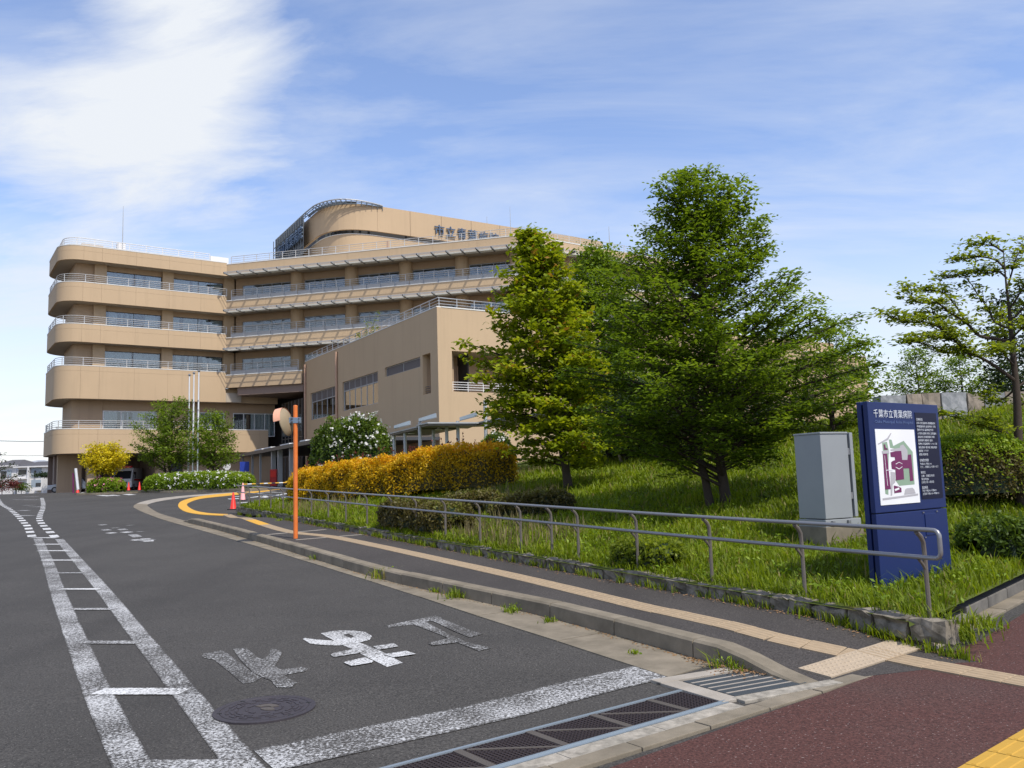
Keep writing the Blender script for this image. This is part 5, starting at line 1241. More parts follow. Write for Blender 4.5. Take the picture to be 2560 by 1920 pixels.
def grow_tree(name, label, cat, base, height, lean, left, right, nb, leafm, lsize, per, seed, trunk_r=.13, bark='bark', group=None, stems=1, up=.55, flat=.5, ang=(18, 55), subn=9, spread=.13, tint=(0, 1), depthk=.85, hmin=.6, tipred=0., asp=.5):
    rg = np.random.default_rng(seed); rr = random.Random(seed); base = Vector(base)
    t = thing(name, label, cat, base, group)
    lead = lambda h: base + Vector((lean[0] * (h / height) ** 1.2 + .05 * math.sin(h * 1.9 + seed), lean[1] * h / height + .05 * math.cos(h * 1.4 + seed), h))
    hs_ = [height * k / 12 for k in range(13)]
    lines = [([lead(h) - (Vector((0, 0, .15)) if h == 0 else Vector()) for h in hs_], [max(.012, trunk_r * max(0., 1 - h / height) ** .9 + (.15 * trunk_r if h == 0 else 0)) for h in hs_])]
    for s_ in range(1, stems):
        off = Vector((-.30 * s_, .05, 0)); hh = [height * .62 * k / 8 for k in range(9)]
        lines.append(([lead(h) + off * (1 + h * .22) - (Vector((0, 0, .15)) if h == 0 else Vector()) for h in hh], [max(.012, trunk_r * .85 * max(0., 1 - h / (height * .64))) for h in hh]))
    twl = []; CC = []; TT = []
    for i in range(nb):
        ht = hmin + (height - hmin) * ((i + rr.random()) / nb) ** .93
        az = i * 2.39996 + rr.uniform(-.4, .4); cx_ = math.cos(az)
        Lm = tab(right, ht) if cx_ > 0 else tab(left, ht); k_ = abs(cx_); Ld = (tab(left, ht) + tab(right, ht)) / 2 * depthk
        L_ = (Lm * k_ * k_ + Ld * (1 - k_ * k_)) * rr.uniform(.76, 1.08)
        el = R(ang[0] + (ang[1] - ang[0]) * (ht / height) ** 1.5 + rr.uniform(-8, 8))
        h0 = max(.25 * hmin + .1, min(ht - L_ * math.tan(el) * .75, height * .97)); p0 = lead(h0)
        tipv = lead(ht) ; tip = Vector((tipv.x + math.cos(az) * L_, tipv.y + math.sin(az) * L_, base.z + ht + rr.uniform(-.1, .1)))
        mid = p0.lerp(tip, .5) + Vector((rr.uniform(-.1, .1), rr.uniform(-.1, .1), .06 * L_ * (1 if ht < height * .5 else -.6)))
        br = [p0, p0.lerp(mid, .5) * .5 + (p0 * .5 + mid * .5) * .5, mid, mid.lerp(tip, .5) + Vector((0, 0, .02)), tip]
        r0 = max(.012, trunk_r * .42 * (L_ / 3.2) ** .8); lines.append((br, [r0, r0 * .8, r0 * .6, r0 * .4, r0 * .15]))
        d = (tip - p0); d.z = 0; d = d.normalized() if d.length > 1e-3 else Vector((1, 0, 0)); nrm = Vector((-d.y, d.x, 0))
        ns = max(3, int(subn * (.35 + L_ / 3)))
        for j in range(ns):
            u = .22 + .78 * (j + rr.random() * .6) / ns
            pp = br[0].lerp(br[2], u * 2) if u < .5 else br[2].lerp(br[4], u * 2 - 1)
            sl = (.16 + .30 * L_ * (1.05 - u)) * rr.uniform(.5, 1.1); sl = min(sl, .85)
            sd = (nrm * (1 if j % 2 else -1) * .8 + d * rr.uniform(.3, .9) + Vector((0, 0, rr.uniform(-.15, .45)))).normalized()
            q = pp + sd * sl; twl.append(([pp, q], [.010, .004]))
            m = max(4, int(per * rr.uniform(.55, 1.25))); uu = rg.uniform(.15, 1.1, m)[:, None]
            c = np.array(pp)[None] + (np.array(q) - np.array(pp))[None] * uu + rg.normal(size=(m, 3)) * np.array([spread, spread, spread * flat])
            CC.append(c); cl = rr.uniform(-.22, .22); TT.append(np.clip(rg.uniform(.15, .72, m) + cl + .10 * u, 0, 1))
            if tipred and rr.random() < tipred: TT[-1][-max(2, m // 6):] = 1.0
    tubes('trunk', lines[:stems], bark, t, 9); 
    for ln in lines[stems:]:
        pass
    tubes('limb', lines[stems:], bark, t, 6); o = tubes('twig', twl, bark, t, 3); o['kind'] = 'stuff'
    C_ = np.concatenate(CC); V_, F_ = leaf_quads(C_, lsize, rg, up, asp); T_ = np.concatenate(TT)
    o = npmesh('crown', V_, F_, leafm, t, tint=tint[0] + (tint[1] - tint[0]) * T_)
    return t
# large tree in the middle of the lawn
tb = GB(1812, 1264)
kS = tb.y / 18.5
def sc_t(T_): return [(a * kS, b * kS) for a, b in T_]
grow_tree('broadleaf_tree', 'largest green tree, twin stemmed and cone shaped, in the middle of the lawn', 'tree', tb, 7.75 * kS, (-.28, .1),
          sc_t([(7.75, .25), (7.4, 1.0), (6.85, 1.0), (6.0, 1.7), (5.1, 2.7), (4.2, 3.0), (2.8, 3.4), (1.4, 2.8), (.8, 1.4)]), sc_t([(7.75, .3), (7.4, 1.35), (6.3, 1.65), (5.2, 1.75), (4.6, 2.6), (3.55, 3.6), (2.9, 3.8), (2.3, 3.2), (1.6, 2.0), (.9, 1.0)]),
          165, 'leaf_big', .105, 50, 21, trunk_r=.105, stems=2, hmin=.95, subn=11, spread=.115, up=.66, flat=.42)
tb2 = GB(1418, 1222); k2 = tb2.y / 24
grow_tree('maple_tree', 'bright green young tree with reddish leaf tips left of the largest tree', 'tree', tb2, 7.8 * k2, (-.75, .2),
          [(a * k2, b * k2) for a, b in [(7.75, .2), (7.0, .7), (6.1, 1.25), (5.5, 1.8), (4.5, 2.35), (3.7, 2.5), (2.5, 2.7), (1.9, 2.3), (1.2, 1.7), (.5, .9)]],
          [(a * k2, b * k2) for a, b in [(7.75, .25), (7.0, .95), (6.1, 1.2), (4.5, 1.5), (2.5, 1.8), (1.6, 2.1), (1.0, 1.9), (.5, .8)]],
          120, 'leaf_bright', .165, 30, 8, trunk_r=.12, hmin=.70, subn=10, spread=.14, ang=(5, 50), tipred=.16, asp=.62, up=.58)
def tree_at(px, py, Y, zbase=None):
    p = AT(px, py, Y); p.z = zbank(p.x, p.y) if zbase is None else zbase; return p
p = tree_at(1525, 1160, 30); hh = AT(1525, 612, 30).z - p.z
grow_tree('broadleaf_tree', 'mid green tree standing behind, between the bright tree and the largest one', 'tree', p, hh, (-.2, 0), [(0, 1.2), (2, 2.4), (hh * .6, 2.4), (hh * .85, 1.6), (hh, .4)], [(0, 1.2), (2, 2.7), (hh * .6, 2.3), (hh, .5)], 110, 'leaf_big', .15, 44, 31, hmin=.7, subn=9, spread=.2)
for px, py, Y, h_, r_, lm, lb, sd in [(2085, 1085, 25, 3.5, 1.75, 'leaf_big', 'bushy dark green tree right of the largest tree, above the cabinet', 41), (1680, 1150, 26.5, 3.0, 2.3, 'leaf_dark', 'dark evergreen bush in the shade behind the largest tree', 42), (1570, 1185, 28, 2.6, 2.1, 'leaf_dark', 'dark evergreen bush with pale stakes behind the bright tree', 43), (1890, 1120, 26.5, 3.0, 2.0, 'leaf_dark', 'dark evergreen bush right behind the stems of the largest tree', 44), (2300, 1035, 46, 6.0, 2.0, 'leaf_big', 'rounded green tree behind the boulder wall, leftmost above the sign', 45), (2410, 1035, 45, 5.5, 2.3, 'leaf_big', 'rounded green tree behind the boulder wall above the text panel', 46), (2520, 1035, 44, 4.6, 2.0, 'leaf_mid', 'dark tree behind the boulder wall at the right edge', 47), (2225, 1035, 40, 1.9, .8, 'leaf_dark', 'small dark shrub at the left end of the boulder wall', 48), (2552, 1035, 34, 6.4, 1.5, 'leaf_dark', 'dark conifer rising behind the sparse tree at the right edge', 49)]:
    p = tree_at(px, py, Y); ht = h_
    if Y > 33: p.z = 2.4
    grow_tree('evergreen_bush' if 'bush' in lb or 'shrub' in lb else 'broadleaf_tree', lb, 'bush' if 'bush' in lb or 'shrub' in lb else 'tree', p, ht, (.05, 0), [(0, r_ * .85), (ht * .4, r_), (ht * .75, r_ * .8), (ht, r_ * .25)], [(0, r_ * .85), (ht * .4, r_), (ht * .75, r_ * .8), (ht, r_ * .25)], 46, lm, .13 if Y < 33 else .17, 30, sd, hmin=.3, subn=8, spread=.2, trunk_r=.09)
# trees by the hospital forecourt
def fore(name, label, px, py, Y, h_, r_, lm, sd, hm, per=26, ls=.17, nb=56, gp=None, rb=None):
    p = AT(px, py, Y); p.z = zroad(Y) + .1
    return grow_tree(name, label, 'tree', p, h_, (.1, 0), rb or [(hm, r_ * .85), (h_ * .5, r_), (h_ * .8, r_ * .8), (h_, r_ * .3)], rb or [(hm, r_ * .85), (h_ * .5, r_), (h_ * .8, r_ * .75), (h_, r_ * .3)], nb, lm, ls, per, sd, hmin=hm, subn=8, spread=.2, trunk_r=.12, stems=2, ang=(25, 60))
fore('broadleaf_tree', 'round green tree before the hospital, just left of the flagpoles', 425, 1180, 64, 7.1, 3.1, 'leaf_big', 51, 2.3, per=26, nb=66, ls=.19)
fore('broadleaf_tree', 'narrower green tree just right of the flagpoles', 534, 1172, 62, 5.9, 2.1, 'leaf_big', 52, 1.9, nb=52, per=24, ls=.19)
fore('yellow_maple', 'small yellow leaved tree over a clipped azalea in front of the port', 256, 1205, 60, 3.7, 1.8, 'leaf_yellow', 53, 2.0, nb=44, per=28, ls=.19, rb=[(1.9, 1.3), (2.4, 1.8), (3.0, 1.5), (3.7, .7)])
p = AT(-45, 1225, 74); p.z = zroad(74)
grow_tree('garden_maple', 'dark thin leaved tree reaching in at the left edge of the street', 'tree', p, 4.2, (.2, 0), [(1, 1.4), (3, 2.2), (4.2, .8)], [(1, 1.4), (2, 3.6), (3, 2.6), (4.2, 1.2)], 26, 'leaf_dark', .2, 14, 54, hmin=1.0, subn=6, spread=.2)
# sparse tree at the right edge, reaching over the sign
mb0 = GB(2552, 1268); MY = mb0.y
zt3 = lambda X, Y, d=0.: AT(2160 + .41 * X, 560 + .41 * Y, MY + d)
st = thing('sparse_tree', 'sparse olive leaved tree at the right edge with long bare limbs reaching left', 'tree', mb0)
trk = [mb0 - Vector((0, 0, .1))] + [zt3(*q) for q in [(945, 1500), (940, 1300), (935, 1100), (925, 960), (905, 760), (895, 640), (885, 520), (870, 400), (858, 270), (850, 170)]]
ks = MY / 2071 * 2560 / 2560
tubes('trunk', [(trk, [.088, .075, .068, .062, .054, .042, .034, .026, .018, .012, .007])], 'bark', st, 10)
BR = [([(925, 960), (860, 910), (780, 855), (700, 810), (635, 790), (590, 745), (540, 700), (470, 640), (380, 600), (270, 600), (185, 572)], -.9), ([(700, 810), (600, 770), (500, 780), (400, 740), (300, 720)], -.2), ([(590, 745), (520, 690), (420, 690), (330, 690)], -1.2), ([(635, 790), (560, 690), (480, 600), (420, 540), (330, 560)], .5),
      ([(895, 640), (800, 600), (760, 520), (700, 440), (620, 330), (520, 330)], .6), ([(885, 520), (940, 440), (980, 360), (1010, 250)], -.5), ([(870, 400), (900, 300), (930, 200), (985, 130)], .3), ([(940, 1320), (870, 1275), (790, 1255), (700, 1220), (560, 1180), (450, 1160)], -.7), ([(870, 1275), (820, 1240), (760, 1190)], -.4),
      ([(890, 720), (800, 700), (700, 680), (620, 600), (520, 540), (440, 480), (330, 480), (265, 410)], -.4), ([(620, 600), (560, 500), (480, 420), (400, 405)], .4), ([(858, 270), (800, 220), (700, 200), (600, 215)], .5), ([(850, 170), (780, 130), (690, 130)], -.2), ([(870, 330), (820, 290), (760, 300), (660, 300)], .8), ([(925, 1000), (860, 1060), (800, 1080), (760, 1050)], .6), ([(910, 860), (860, 800), (830, 760), (800, 770)], -1.0),
      ([(930, 1000), (1050, 900), (1150, 760), (1230, 650)], .4), ([(890, 600), (1000, 480), (1100, 350)], -.4), ([(900, 700), (960, 640), (1040, 600), (1120, 560)], -1.), ([(935, 1120), (1000, 1080), (1100, 1060)], .5), ([(905, 760), (860, 690), (830, 620), (850, 560)], .8)]
rg = np.random.default_rng(77); rr = random.Random(77); lines = []; tw = []; CC = []; TT = []
for pts, dd_ in BR:
    n = len(pts); P = [zt3(x, y, dd_ * k / (n - 1)) for k, (x, y) in enumerate(pts)]; P = smooth_poly(P, 4)
    r0 = .032 if n > 7 else .019; lines.append((P, [max(.005, r0 * (1 - k / len(P)) ** .8) for k in range(len(P))]))
    for k in range(max(2, int(len(P) * .28)), len(P)):
        for s_ in (-1, 1, 0):
            if rr.random() < .22 and k < len(P) - 2: continue
            d = (P[k] - P[k - 1]).normalized(); v = d + Vector((rr.uniform(-.7, .7), rr.uniform(-1, 1), rr.uniform(.0, .55))); q = P[k] + v.normalized() * rr.uniform(.06, .24)
            tw.append(([P[k], q], [.006, .003])); m = rr.randint(10, 17)
            c = np.array(q)[None] + rg.normal(size=(m, 3)) * np.array([.095, .095, .022]); CC.append(c); TT.append(np.clip(rg.uniform(.1, .8, m) + rr.uniform(-.2, .2), 0, 1))
for ln in lines: tubes('limb', [ln], 'bark', st, 7)
o = tubes('twig', tw, 'bark', st, 4); o['kind'] = 'stuff'
V_, F_ = leaf_quads(np.concatenate(CC), .095, rg, .66, .5); npmesh('crown', V_, F_, 'leaf_olive', st, tint=np.concatenate(TT))
# clipped and loose hedges
def hedge(name, label, cat, path, width, hf, leafm, ls, n, seed, flower=None, nf=0, rough=.12, tint_top=.55, top_leaf=None, zf=zbank, fzone=(0, 1), up=.35, ftint=None, sprigs=0, core='leaf_dark'):
    rg = np.random.default_rng(seed); P = smooth_poly([Vector(p).to_2d() if len(p) > 2 else Vector(p) for p in path], 8); P = resample(P, n=40)
    c0 = P[20]; t = thing(name, label, cat, (c0.x, c0.y, zf(c0.x, c0.y)))
    PA = np.array([(p.x, p.y) for p in P]); D = np.gradient(PA, axis=0); D /= np.linalg.norm(D, axis=1, keepdims=True); Nn = np.stack([-D[:, 1], D[:, 0]], 1)
    Z = np.array([zf(p.x, p.y) for p in P]); Hh = np.array([hf(k / 39) for k in range(40)]); ET = lambda k: np.clip(np.minimum(k, 1 - k) * 39 / max(1.0, width * 39 / (2 * max((P[-1] - P[0]).length, .1))), 0, 1)
    def surf(u, a, s=1.):
        x = np.interp(u, np.linspace(0, 1, 40), PA[:, 0]); y = np.interp(u, np.linspace(0, 1, 40), PA[:, 1]); nx = np.interp(u, np.linspace(0, 1, 40), Nn[:, 0]); ny = np.interp(u, np.linspace(0, 1, 40), Nn[:, 1])
        z = np.interp(u, np.linspace(0, 1, 40), Z); h = np.interp(u, np.linspace(0, 1, 40), Hh); e = np.sqrt(np.clip(1 - (1 - ET(u)) ** 2, .0, 1)); e2 = .45 + .55 * e
        ca, sa = np.cos(a), np.sin(a); k = .55
        bump = 1 + rough * (np.sin(u * 47 + a * 3) * .4 + np.sin(u * 91 - a * 5 + 1.3) * .35 + np.sin(u * 23 + a * 7) * .4)
        wx = np.sign(ca) * np.abs(ca) ** k * width / 2 * (.2 + .8 * e) * s * bump; zz = np.abs(sa) ** k * h * e2 * s * (1 + (bump - 1) * .6)
        return np.stack([x + nx * wx, y + ny * wx, z + zz], 1), np.stack([nx * ca, ny * ca, sa + .15], 1)
    u = rg.uniform(0, 1, n); a = rg.uniform(0, math.pi, n); p, nr = surf(u, a, 1.); dep = rg.beta(1.2, 3.5, n)[:, None]; pi_, _ = surf(u, a, .8); C_ = p * (1 - dep) + pi_ * dep + rg.normal(size=(n, 3)) * ls * .35
    nr /= np.linalg.norm(nr, axis=1, keepdims=True); V_, F_ = leaf_quads(C_, ls, rg, up, .55, nrm=nr * .6 + np.array([0, 0, .5]))
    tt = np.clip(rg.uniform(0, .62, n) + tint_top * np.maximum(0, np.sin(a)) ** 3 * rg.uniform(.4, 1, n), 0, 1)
    npmesh('foliage', V_, F_, leafm, t, tint=tt)
    if top_leaf:
        m = n // 2; u = rg.uniform(0, 1, m); a = rg.normal(1.57, .62, m); p, _ = surf(u, a, 1.03); V_, F_ = leaf_quads(p + rg.normal(size=(m, 3)) * ls * .5, ls * 1.05, rg, .4, .55); npmesh('young_shoots', V_, F_, top_leaf, t, tint=rg.uniform(.1, 1, m))
    if flower:
        m = nf; u = fzone[0] + (fzone[1] - fzone[0]) * rg.beta(1.6, 1.2, m); a = rg.uniform(.05, math.pi - .05, m); p, nr = surf(u, a, 1.03); K_ = 5
        C_ = np.repeat(p, K_, 0) + rg.normal(size=(m * K_, 3)) * ls * .42; V_, F_ = leaf_quads(C_, ls * .8, rg, .5, .9, nrm=np.repeat(nr, K_, 0)); npmesh('blossom', V_, F_, flower, t, tint=rg.uniform(0, 1, m * K_))
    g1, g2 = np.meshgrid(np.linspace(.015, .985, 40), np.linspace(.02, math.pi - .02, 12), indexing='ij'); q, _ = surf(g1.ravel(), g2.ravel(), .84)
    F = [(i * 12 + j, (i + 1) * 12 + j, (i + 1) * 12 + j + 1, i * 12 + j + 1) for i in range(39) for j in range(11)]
    npmesh('dark_core', q, F, core, t, tint=np.full(len(F), .15))  # dark shell added inside, blocks the view through the leaves
    if sprigs:
        u = rg.uniform(0, 1, sprigs); p, _ = surf(u, rg.uniform(1.1, 2.0, sprigs), 1.); mb = MB(); CC = []
        for c in p:
            q = Vector(c) + Vector((rg.normal() * .05, rg.normal() * .05, rg.uniform(.12, .32))); mb.tube([Vector(c) - Vector((0, 0, .1)), q], [.006, .003], 4); CC += [np.array(Vector(c).lerp(q, f)) + rg.normal(size=3) * .03 for f in rg.uniform(.4, 1.05, 7)]
        o = mb.build('sprig', 'bark', t); o['kind'] = 'stuff'; V_, F_ = leaf_quads(np.array(CC), ls * .9, rg, .3, .5); npmesh('sprig_leaves', V_, F_, 'leaf_red', t, tint=rg.uniform(0, 1, len(CC)))
    return t
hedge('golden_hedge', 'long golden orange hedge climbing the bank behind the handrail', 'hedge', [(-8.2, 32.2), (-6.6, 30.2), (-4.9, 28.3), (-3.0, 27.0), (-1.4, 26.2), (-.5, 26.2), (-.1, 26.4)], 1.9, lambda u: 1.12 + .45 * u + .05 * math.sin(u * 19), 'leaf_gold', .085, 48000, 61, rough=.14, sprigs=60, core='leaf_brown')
p = AT(880, 1180, 36); 
grow = hedge('flowering_shrub', 'big rounded green shrub covered in white blossom behind the golden hedge', 'shrub', [(p.x - 1.55, p.y + .4), (p.x - .5, p.y), (p.x + .5, p.y), (p.x + 1.5, p.y - .3)], 2.6, lambda u: AT(880, 1048, 36).z - zbank(p.x, p.y) + .1 * math.sin(u * 9), 'leaf_mid', .13, 15000, 62, flower='flower_white', nf=150, rough=.18, fzone=(.1, 1.0))
p = AT(1235, 1150, 31); hedge('flowering_shrub', 'small white flowering shrub at the right end of the golden hedge', 'shrub', [(p.x - .6, p.y), (p.x, p.y), (p.x + .7, p.y)], 1.3, lambda u: AT(1235, 1085, 31).z - zbank(p.x, p.y), 'leaf_mid', .12, 4000, 63, flower='flower_white', nf=50)
zflat = lambda x, y: zroad(y) + .1
hedge('azalea_hedge', 'clipped lime green azalea hedge with white flowers below the flagpoles', 'hedge', [(-26.6, 60.8), (-24, 59.6), (-21, 58.2), (-18.1, 56.6)], 2.6, lambda u: 1.12 + .12 * math.sin(u * 3), 'leaf_lime', .13, 26000, 64, flower='flower_white', nf=190, fzone=(.15, 1.0), zf=zflat, rough=.06)
hedge('azalea_bush', 'clipped round azalea bush with pink flowers under the yellow tree', 'bush', [(-30.4, 60.0), (-29.3, 59.6), (-28.0, 59.3)], 1.9, lambda u: 1.0, 'leaf_lime', .13, 9000, 65, flower='flower_pink', nf=60, zf=zflat, rough=.06)
q = [GB(2335, 1262), GB(2430, 1270), GB(2560, 1275), GB(2720, 1280)]
hedge('mixed_hedge', 'brownish clipped hedge with lime green top behind the blue sign', 'hedge', [(v.x, v.y + .5) for v in q], 1.5, lambda u: (1270 - 1122) / 2071 * q[1].y * (.98 + .04 * math.sin(u * 8)), 'leaf_brown', .052, 42000, 66, top_leaf='leaf_lime', rough=.10)
a, b, c = GB(945, 1322), GB(1020, 1330), GB(1098, 1345)
hedge('low_shrub', 'low brown green shrub close behind the handrail before the golden hedge', 'shrub', [(a.x + .25, a.y + .3), (b.x + .3, b.y + .3), (c.x + .35, c.y + .3)], 1.1, lambda u: .62, 'leaf_brown', .07, 9000, 67, rough=.15)
a, b = GB(1545, 1405), GB(1670, 1428)
hedge('low_shrub', 'low leafy shrub hugging the stone edging left of the cabinet', 'shrub', [(a.x + .1, a.y + .1), ((a.x + b.x) / 2 + .1, (a.y + b.y) / 2 + .1), (b.x + .1, b.y + .1)], .7, lambda u: .34, 'leaf_olive', .06, 3500, 68, rough=.22)
for px, py, lb, w_, h_, sd, lm in [(1175, 1290, 'brownish low bush in the bank grass behind the handrail', 1.6, .55, 69, 'leaf_brown'), (1330, 1290, 'second brownish low bush further right on the bank', 1.9, .5, 70, 'leaf_brown'), (2545, 1400, 'grassy green clump at the right edge below the mixed hedge', 1.2, .5, 71, 'leaf_mid')]:
    a = GB(px, py); hedge('low_bush', lb, 'bush', [(a.x - w_ / 2, a.y), (a.x, a.y + .1), (a.x + w_ / 2, a.y)], .9, lambda u: h_, lm, .07, 5000, sd, rough=.25)
# planting island edges
for nm, poly in (('planting_island', [(-27.6, 62.6), (-27.4, 60.2), (-24.2, 58.2), (-21, 56.8), (-17.6, 55.0), (-16.6, 56.2), (-17.2, 58.2), (-22, 62.6)]), ('planting_island', [(-31.4, 61.2), (-31.0, 58.9), (-29.3, 58.3), (-27.2, 58.2), (-26.9, 59.5), (-28, 61.2)])):
    mb = MB(); z = zroad(58); mb.prism(poly, z - .3, z + .14); o = mb.build(nm, 'concrete', bevel=.02); struct(o)
    mb = MB(); c = sum((Vector(q_) for q_ in poly), Vector((0, 0))) / len(poly); mb.prism([tuple(c + (Vector(q_) - c) * .94) for q_ in poly], z, z + .16); mb.build('planting_soil', 'lawn', o)
# clipped dark pine and red shrub by the houses
p = hp(725, 880, 126); t = thing('garden_pine', 'dark flat topped clipped pine in front of the hospital corner', 'tree', (p.x, p.y, 1.2))
mb = MB(); mb.tube([(p.x + .3, p.y, 1.2), (p.x + .1, p.y, hp(725, 660, 126).z)], [.15, .08], 6); mb.build('trunk', 'bark', t)
rg = np.random.default_rng(5); c = hp(725, 658, 126); V_, F_ = leaf_quads(np.array(c)[None] + rg.normal(size=(2500, 3)) * np.array([.85, .5, .17]), .25, rg, .5, .4); npmesh('crown', V_, F_, 'leaf_dark', t, tint=rg.uniform(0, .6, 2500))
for X, Y, D, sx2, sz2, m, lb in ((35, 820, 120, .55, .5, 'leaf_red', 'dark red garden shrub at the left edge before the white houses'), (205, 800, 122, .4, .35, 'leaf_red', 'small red flowering shrub before the white houses'), (330, 850, 124, .6, .3, 'leaf_mid', 'low green garden shrub in front of the white house')):
    c = hp(X, Y, D); t = thing('garden_shrub', lb, 'shrub', (c.x, c.y, 1.3)); V_, F_ = leaf_quads(np.array(c)[None] + rg.normal(size=(900, 3)) * np.array([sx2, .4, sz2]), .22, rg, .4, .5); npmesh('foliage', V_, F_, m, t, tint=rg.uniform(0, 1, 900))
    mb = MB(); mb.tube([(c.x, c.y, 1.2), (c.x, c.y, c.z)], [.06, .03], 5); mb.build('stem', 'bark', t)
# shrub on the roof edge of the front wing
q = FDS.p(14.2, .9); zR = 13.3; t = thing('rooftop_shrub', 'thin orange green shrub growing at the roof edge of the front wing', 'shrub', (q.x, q.y, zR))
mb = MB(); mb.lathe([(.35, 0), (.42, .55), (.36, .55)], (q.x, q.y, zR), 12); mb.build('planter', 'concrete', t)
CC = []; mb = MB()
for k in range(7):
    e = Vector((q.x + rg.normal() * .45, q.y + rg.normal() * .3, zR + rg.uniform(1.2, 3.1) * (1.15 if k == 0 else .9))); s0_ = Vector((q.x, q.y, zR + .4)); mb.tube([s0_, s0_.lerp(e, .5) + Vector((0, 0, .2)), e], [.03, .02, .01], 5)
    for f in rg.uniform(.3, 1.05, 60): CC.append(np.array(s0_.lerp(e, f)) + rg.normal(size=3) * .13)
mb.build('stem', 'bark', t); V_, F_ = leaf_quads(np.array(CC), .19, rg, .3, .5); npmesh('foliage', V_, F_, 'leaf_olive', t, tint=rg.uniform(.2, 1, len(CC)))
# tree stakes
for (ua, va), (ub, vb), Y, lb in (((1545, 1130), (1560, 1175), 27.5, 'pale leaning wooden stake under the trees'), ((1583, 1105), (1587, 1140), 29, 'short pale stake beside a dark bush')):
    a, b = AT(ua, va, Y), AT(ub, vb, Y); b.z = min(b.z, zbank(b.x, b.y) - .05); mb = MB(); mb.tube([b, a], .045, 7); tag(mb.build('tree_stake', 'stake'), lb, 'stake')

# ---------------------------------------------------------------- grass and weeds
def blades(P, h, rg, width=.012, bend=.5, tint=None):
    n = len(P); az = rg.uniform(0, 2 * math.pi, n); dx, dy = np.cos(az), np.sin(az); px_, py_ = -dy, dx; b = rg.uniform(.1, 1, n) * bend * h; w = width * rg.uniform(.6, 1.4, n)
    V = np.empty((n, 6, 3))
    for k, (f, ww) in enumerate(((0, 1.), (.55, .8), (1., .12))):
        cx_ = P[:, 0] + dx * b * f * f; cy_ = P[:, 1] + dy * b * f * f; cz = P[:, 2] + h * f * (1 - .25 * f * bend)
        V[:, 2 * k] = np.stack([cx_ - px_ * w * ww, cy_ - py_ * w * ww, cz], 1); V[:, 2 * k + 1] = np.stack([cx_ + px_ * w * ww, cy_ + py_ * w * ww, cz], 1)
    i = np.arange(n)[:, None] * 6; F = np.concatenate([i + np.array([[0, 1, 3, 2]]), i + np.array([[2, 3, 5, 4]])]); return V.reshape(-1, 3), F
rg = np.random.default_rng(99)
def bank_points(n, ymax, power):
    out = []
    while sum(len(o) for o in out) < n:
        m = 60000; w = rg.uniform(-3, 38, m); s = rg.uniform(.20, 20, m); x = S0.x + SD.x * w + SN.x * s; y = S0.y + SD.y * w + SN.y * s
        q = (x - R0.x) * RN.x + (y - R0.y) * RN.y; ok = (q > .30) & (x > -10.2) & (y < ymax) & (np.abs(x / y) < .72) & (rg.uniform(0, 1, m) < (7.0 / np.maximum(y, 7.0)) ** power); out.append(np.stack([x[ok], y[ok]], 1))
    P = np.concatenate(out)[:n]; z = np.array([zbank(a, b) for a, b in P]); return np.column_stack([P, z - .01])
P = bank_points(120000, 34, 1.25); dist = P[:, 1]
patch = np.sin(P[:, 0] * 1.7 + P[:, 1] * .8) * np.sin(P[:, 1] * 1.3 - P[:, 0] * .7 + 1) + .6 * np.sin(P[:, 0] * 4.1 - P[:, 1] * 2.9)
hgt = (.075 + .11 * rg.beta(1.5, 3, len(P)) + .05 * np.clip(patch, 0, 1)) * (1 + .012 * (dist - 8)); tall = rg.uniform(0, 1, len(P)) < .04; hgt[tall] *= 1.9
V_, F_ = blades(P, hgt, rg, width=.0075 * (1 + .10 * np.clip(dist - 8, 0, 30)), bend=.75); tt = np.clip(.42 + .16 * patch + rg.normal(size=len(P)) * .17, 0, .9); tt[rg.uniform(0, 1, len(P)) < .06] = 1.
o = npmesh('grass', V_, F_, 'grass_blade', tint=np.concatenate([tt, tt])); o['kind'] = 'stuff'; tag(o, 'long bright green grass covering the bank', 'grass')
P = bank_points(60000, 32, .6); sel = (np.sin(P[:, 0] * 1.1 + 2) + np.sin(P[:, 1] * .9 + P[:, 0] * .5) > .75) & (P[:, 1] > 13.5) & (P[:, 0] < 3.2); P = P[sel][:2600]
V_, F_ = blades(P, rg.uniform(.16, .42, len(P)), rg, width=.008, bend=.35); tt = rg.uniform(0, 1, len(P)); o = npmesh('dry_grass', V_, F_, 'grass_dry', tint=np.concatenate([tt, tt])); o['kind'] = 'stuff'; tag(o, 'brown dry grass stalks and seed heads on the bank', 'grass')
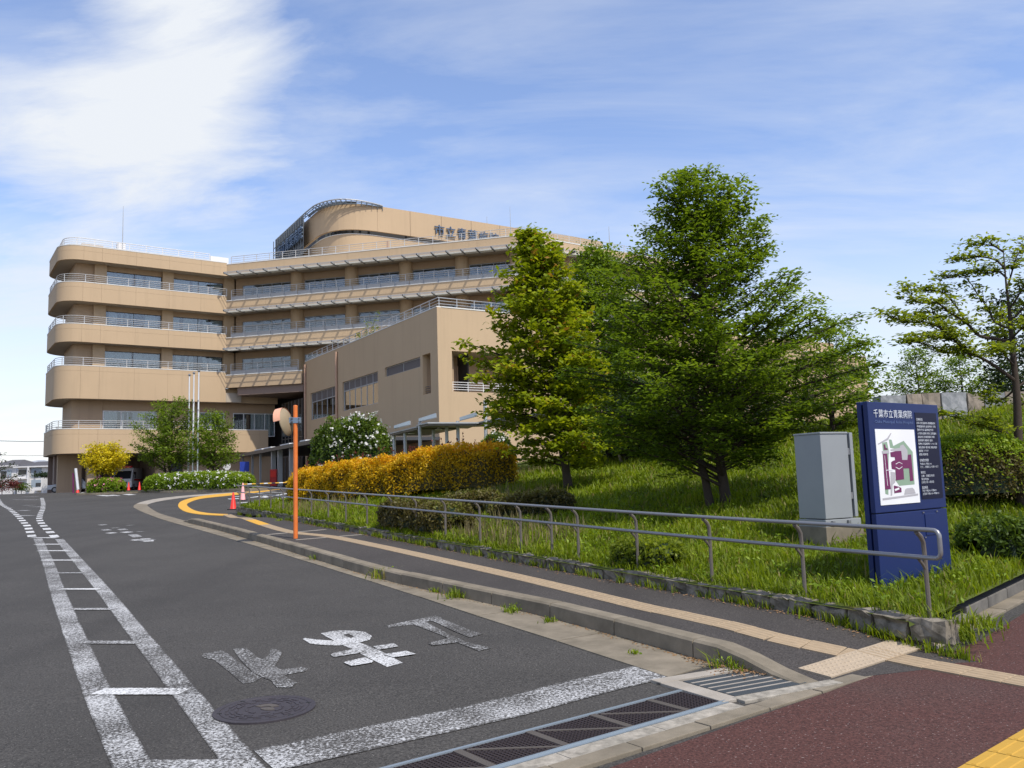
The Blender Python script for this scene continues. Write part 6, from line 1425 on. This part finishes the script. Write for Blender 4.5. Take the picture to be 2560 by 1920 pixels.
# broad leaved weeds in the lawn
P = bank_points(1500, 24, .9); C_ = np.repeat(P, 7, 0) + rg.normal(size=(len(P) * 7, 3)) * np.array([.06, .06, .035]) + np.array([0, 0, .09]); V_, F_ = leaf_quads(C_, .06, rg, .55, .5); o = npmesh('lawn_weeds', V_, F_, 'leaf_lime', tint=rg.uniform(0, .8, len(C_))); o['kind'] = 'stuff'; tag(o, 'small broad leaved weeds scattered through the grass', 'weeds')
def weed(px, py, zf, size, n, label, seed, dry=False, spread=.5):
    rg = np.random.default_rng(seed); c = hit(px, py, zf); t = thing('weed', label, 'weed', c, 'weeds along the kerb and stone edging')
    P = np.array(c)[None] + np.column_stack([rg.normal(size=(n, 2)) * size * spread, np.zeros(n)]); V_, F_ = blades(P, rg.uniform(.35, 1.1, n) * size, rg, width=.0065, bend=.9); tt = np.clip(rg.normal(size=n) * .25 + (.9 if dry else .45), 0, 1); npmesh('blade', V_, F_, 'grass_blade', t, tint=np.concatenate([tt, tt]), kind='stuff')
    m = n // 2; C_ = np.array(c)[None] + rg.normal(size=(m, 3)) * np.array([size * spread * .9, size * spread * .9, size * .18]) + np.array([0, 0, size * .3]); V_, F_ = leaf_quads(C_, .035, rg, .4, .55); npmesh('leaf', V_, F_, 'leaf_lime', t, tint=rg.uniform(0, .8, m), kind='stuff')
zk = lambda x, y: zroad(y) + .012
for k, (px, py, sz, n, lb, dry) in enumerate([(962, 1444, .22, 130, 'largest dry green weed clump at the kerb foot below the mirror post', True), (897, 1417, .14, 50, 'small weed at the kerb foot left of the large dry clump', False), (793, 1398, .13, 60, 'weed patch at the kerb foot close to the orange post', False), (1143, 1494, .20, 80, 'arching grass weed at the kerb foot, midway along', False), (1093, 1480, .10, 40, 'leafy small weed just left of the arching grass', False), (1279, 1530, .13, 50, 'round leafy weed alone against the middle of the kerb', False), (1374, 1555, .09, 26, 'tiny weed against the kerb above the lettering', False), (1806, 1668, .17, 40, 'thin tall weed at the bend of the kerb by the drain cover', False), (1850, 1676, .10, 30, 'small weed beside the drain cover at the kerb ramp', False), (1586, 1634, .06, 20, 'tiny weed in the gutter joint near the kerb bend', False)]):
    weed(px, py, zk, sz, n, lb, 200 + k, dry)
for k, (px, py, sz, n, lb) in enumerate([(2055, 1536, .20, 110, 'leafy weed with long blades at the stone edging below the cabinet'), (1975, 1519, .13, 50, 'small weed at the stone edging, left of the leafy one'), (2186, 1560, .15, 70, 'weed at the stone edging below the sign'), (1581, 1441, .15, 60, 'weed at the stone edging below the low leafy shrub'), (1660, 1462, .14, 60, 'grassy weed further right along the stone edging'), (1372, 1400, .13, 60, 'weed at the stone edging in the middle of the footway'), (1230, 1376, .12, 55, 'weed at the stone edging nearer the golden hedge'), (2400, 1600, .22, 170, 'big grass tuft at the end of the stone edging by the red pavement'), (2345, 1592, .16, 90, 'grass tuft against the last stones of the edging'), (2470, 1570, .16, 90, 'grass tuft on the kerb beside the red pavement'), (700, 1302, .12, 40, 'weed at the stone edging just left of the orange post'), (800, 1316, .12, 50, 'weed at the stone edging right of the orange post')]):
    weed(px, py, zwalk, sz, n, lb, 240 + k)
PW_ = []
for k in range(150):
    w = SLEN * rg.uniform(0, 1) ** 1.3; m = int(rg.integers(4, 26)); sd_ = rg.uniform(.02, .09)
    for j in range(m):
        p = S0 + SD * (w + rg.normal() * sd_) - SN * (abs(rg.normal()) * .035 - .01); PW_.append((p.x, p.y, zwalk(p.x, p.y)))
PW_ = np.array(PW_); V_, F_ = blades(PW_, rg.uniform(.04, .17, len(PW_)), rg, width=.006, bend=.8); tt = np.clip(rg.normal(size=len(PW_)) * .25 + .5, 0, 1); o = npmesh('edging_weeds', V_, F_, 'grass_blade', tint=np.concatenate([tt, tt])); o['kind'] = 'stuff'; tag(o, 'short weeds growing along the foot of the stone edging', 'weeds')
PW_ = []
for k in range(5200):
    w = rg.uniform(-.1, SLEN) ; p = S0 + SD * w + SN * rg.uniform(.10, .30); PW_.append((p.x, p.y, zroad(p.y) + .135 + .12))
PW_ = np.array(PW_); V_, F_ = blades(PW_, rg.uniform(.05, .20, len(PW_)), rg, width=.006 * (1 + .06 * np.clip(PW_[:, 1] - 8, 0, 30)), bend=1.1); tt = np.clip(rg.normal(size=len(PW_)) * .22 + .45, 0, 1); o = npmesh('verge_grass', V_, F_, 'grass_blade', tint=np.concatenate([tt, tt])); o['kind'] = 'stuff'; tag(o, 'grass hanging over the top of the stone edging', 'grass')
# litter of dry leaves and soil along the edges
CC = []
for k in range(1500):
    w = rg.uniform(0, SLEN * .75); p = S0 + SD * w - SN * abs(rg.normal() * .09); CC.append((p.x, p.y, zwalk(p.x, p.y) + .012))
for k in range(900):
    i = rg.integers(2, len(KB) - 3); p = Vector(KB[i]).lerp(Vector(KB[i + 1]), rg.uniform(0, 1)); CC.append((p.x - abs(rg.normal() * .06), p.y, zroad(p.y) + .014))
for k in range(420): CC.append((1.86 + rg.normal() * .12, 6.93 + rg.normal() * .09, zroad(6.9) + .03))
V_, F_ = leaf_quads(np.array(CC), .028, rg, .75, .6); o = npmesh('leaf_litter', V_, F_, 'dry_leaf', tint=rg.uniform(0, 1, len(CC))); o['kind'] = 'stuff'; tag(o, 'dry brown leaves gathered along the kerb and stone edging', 'leaf litter')
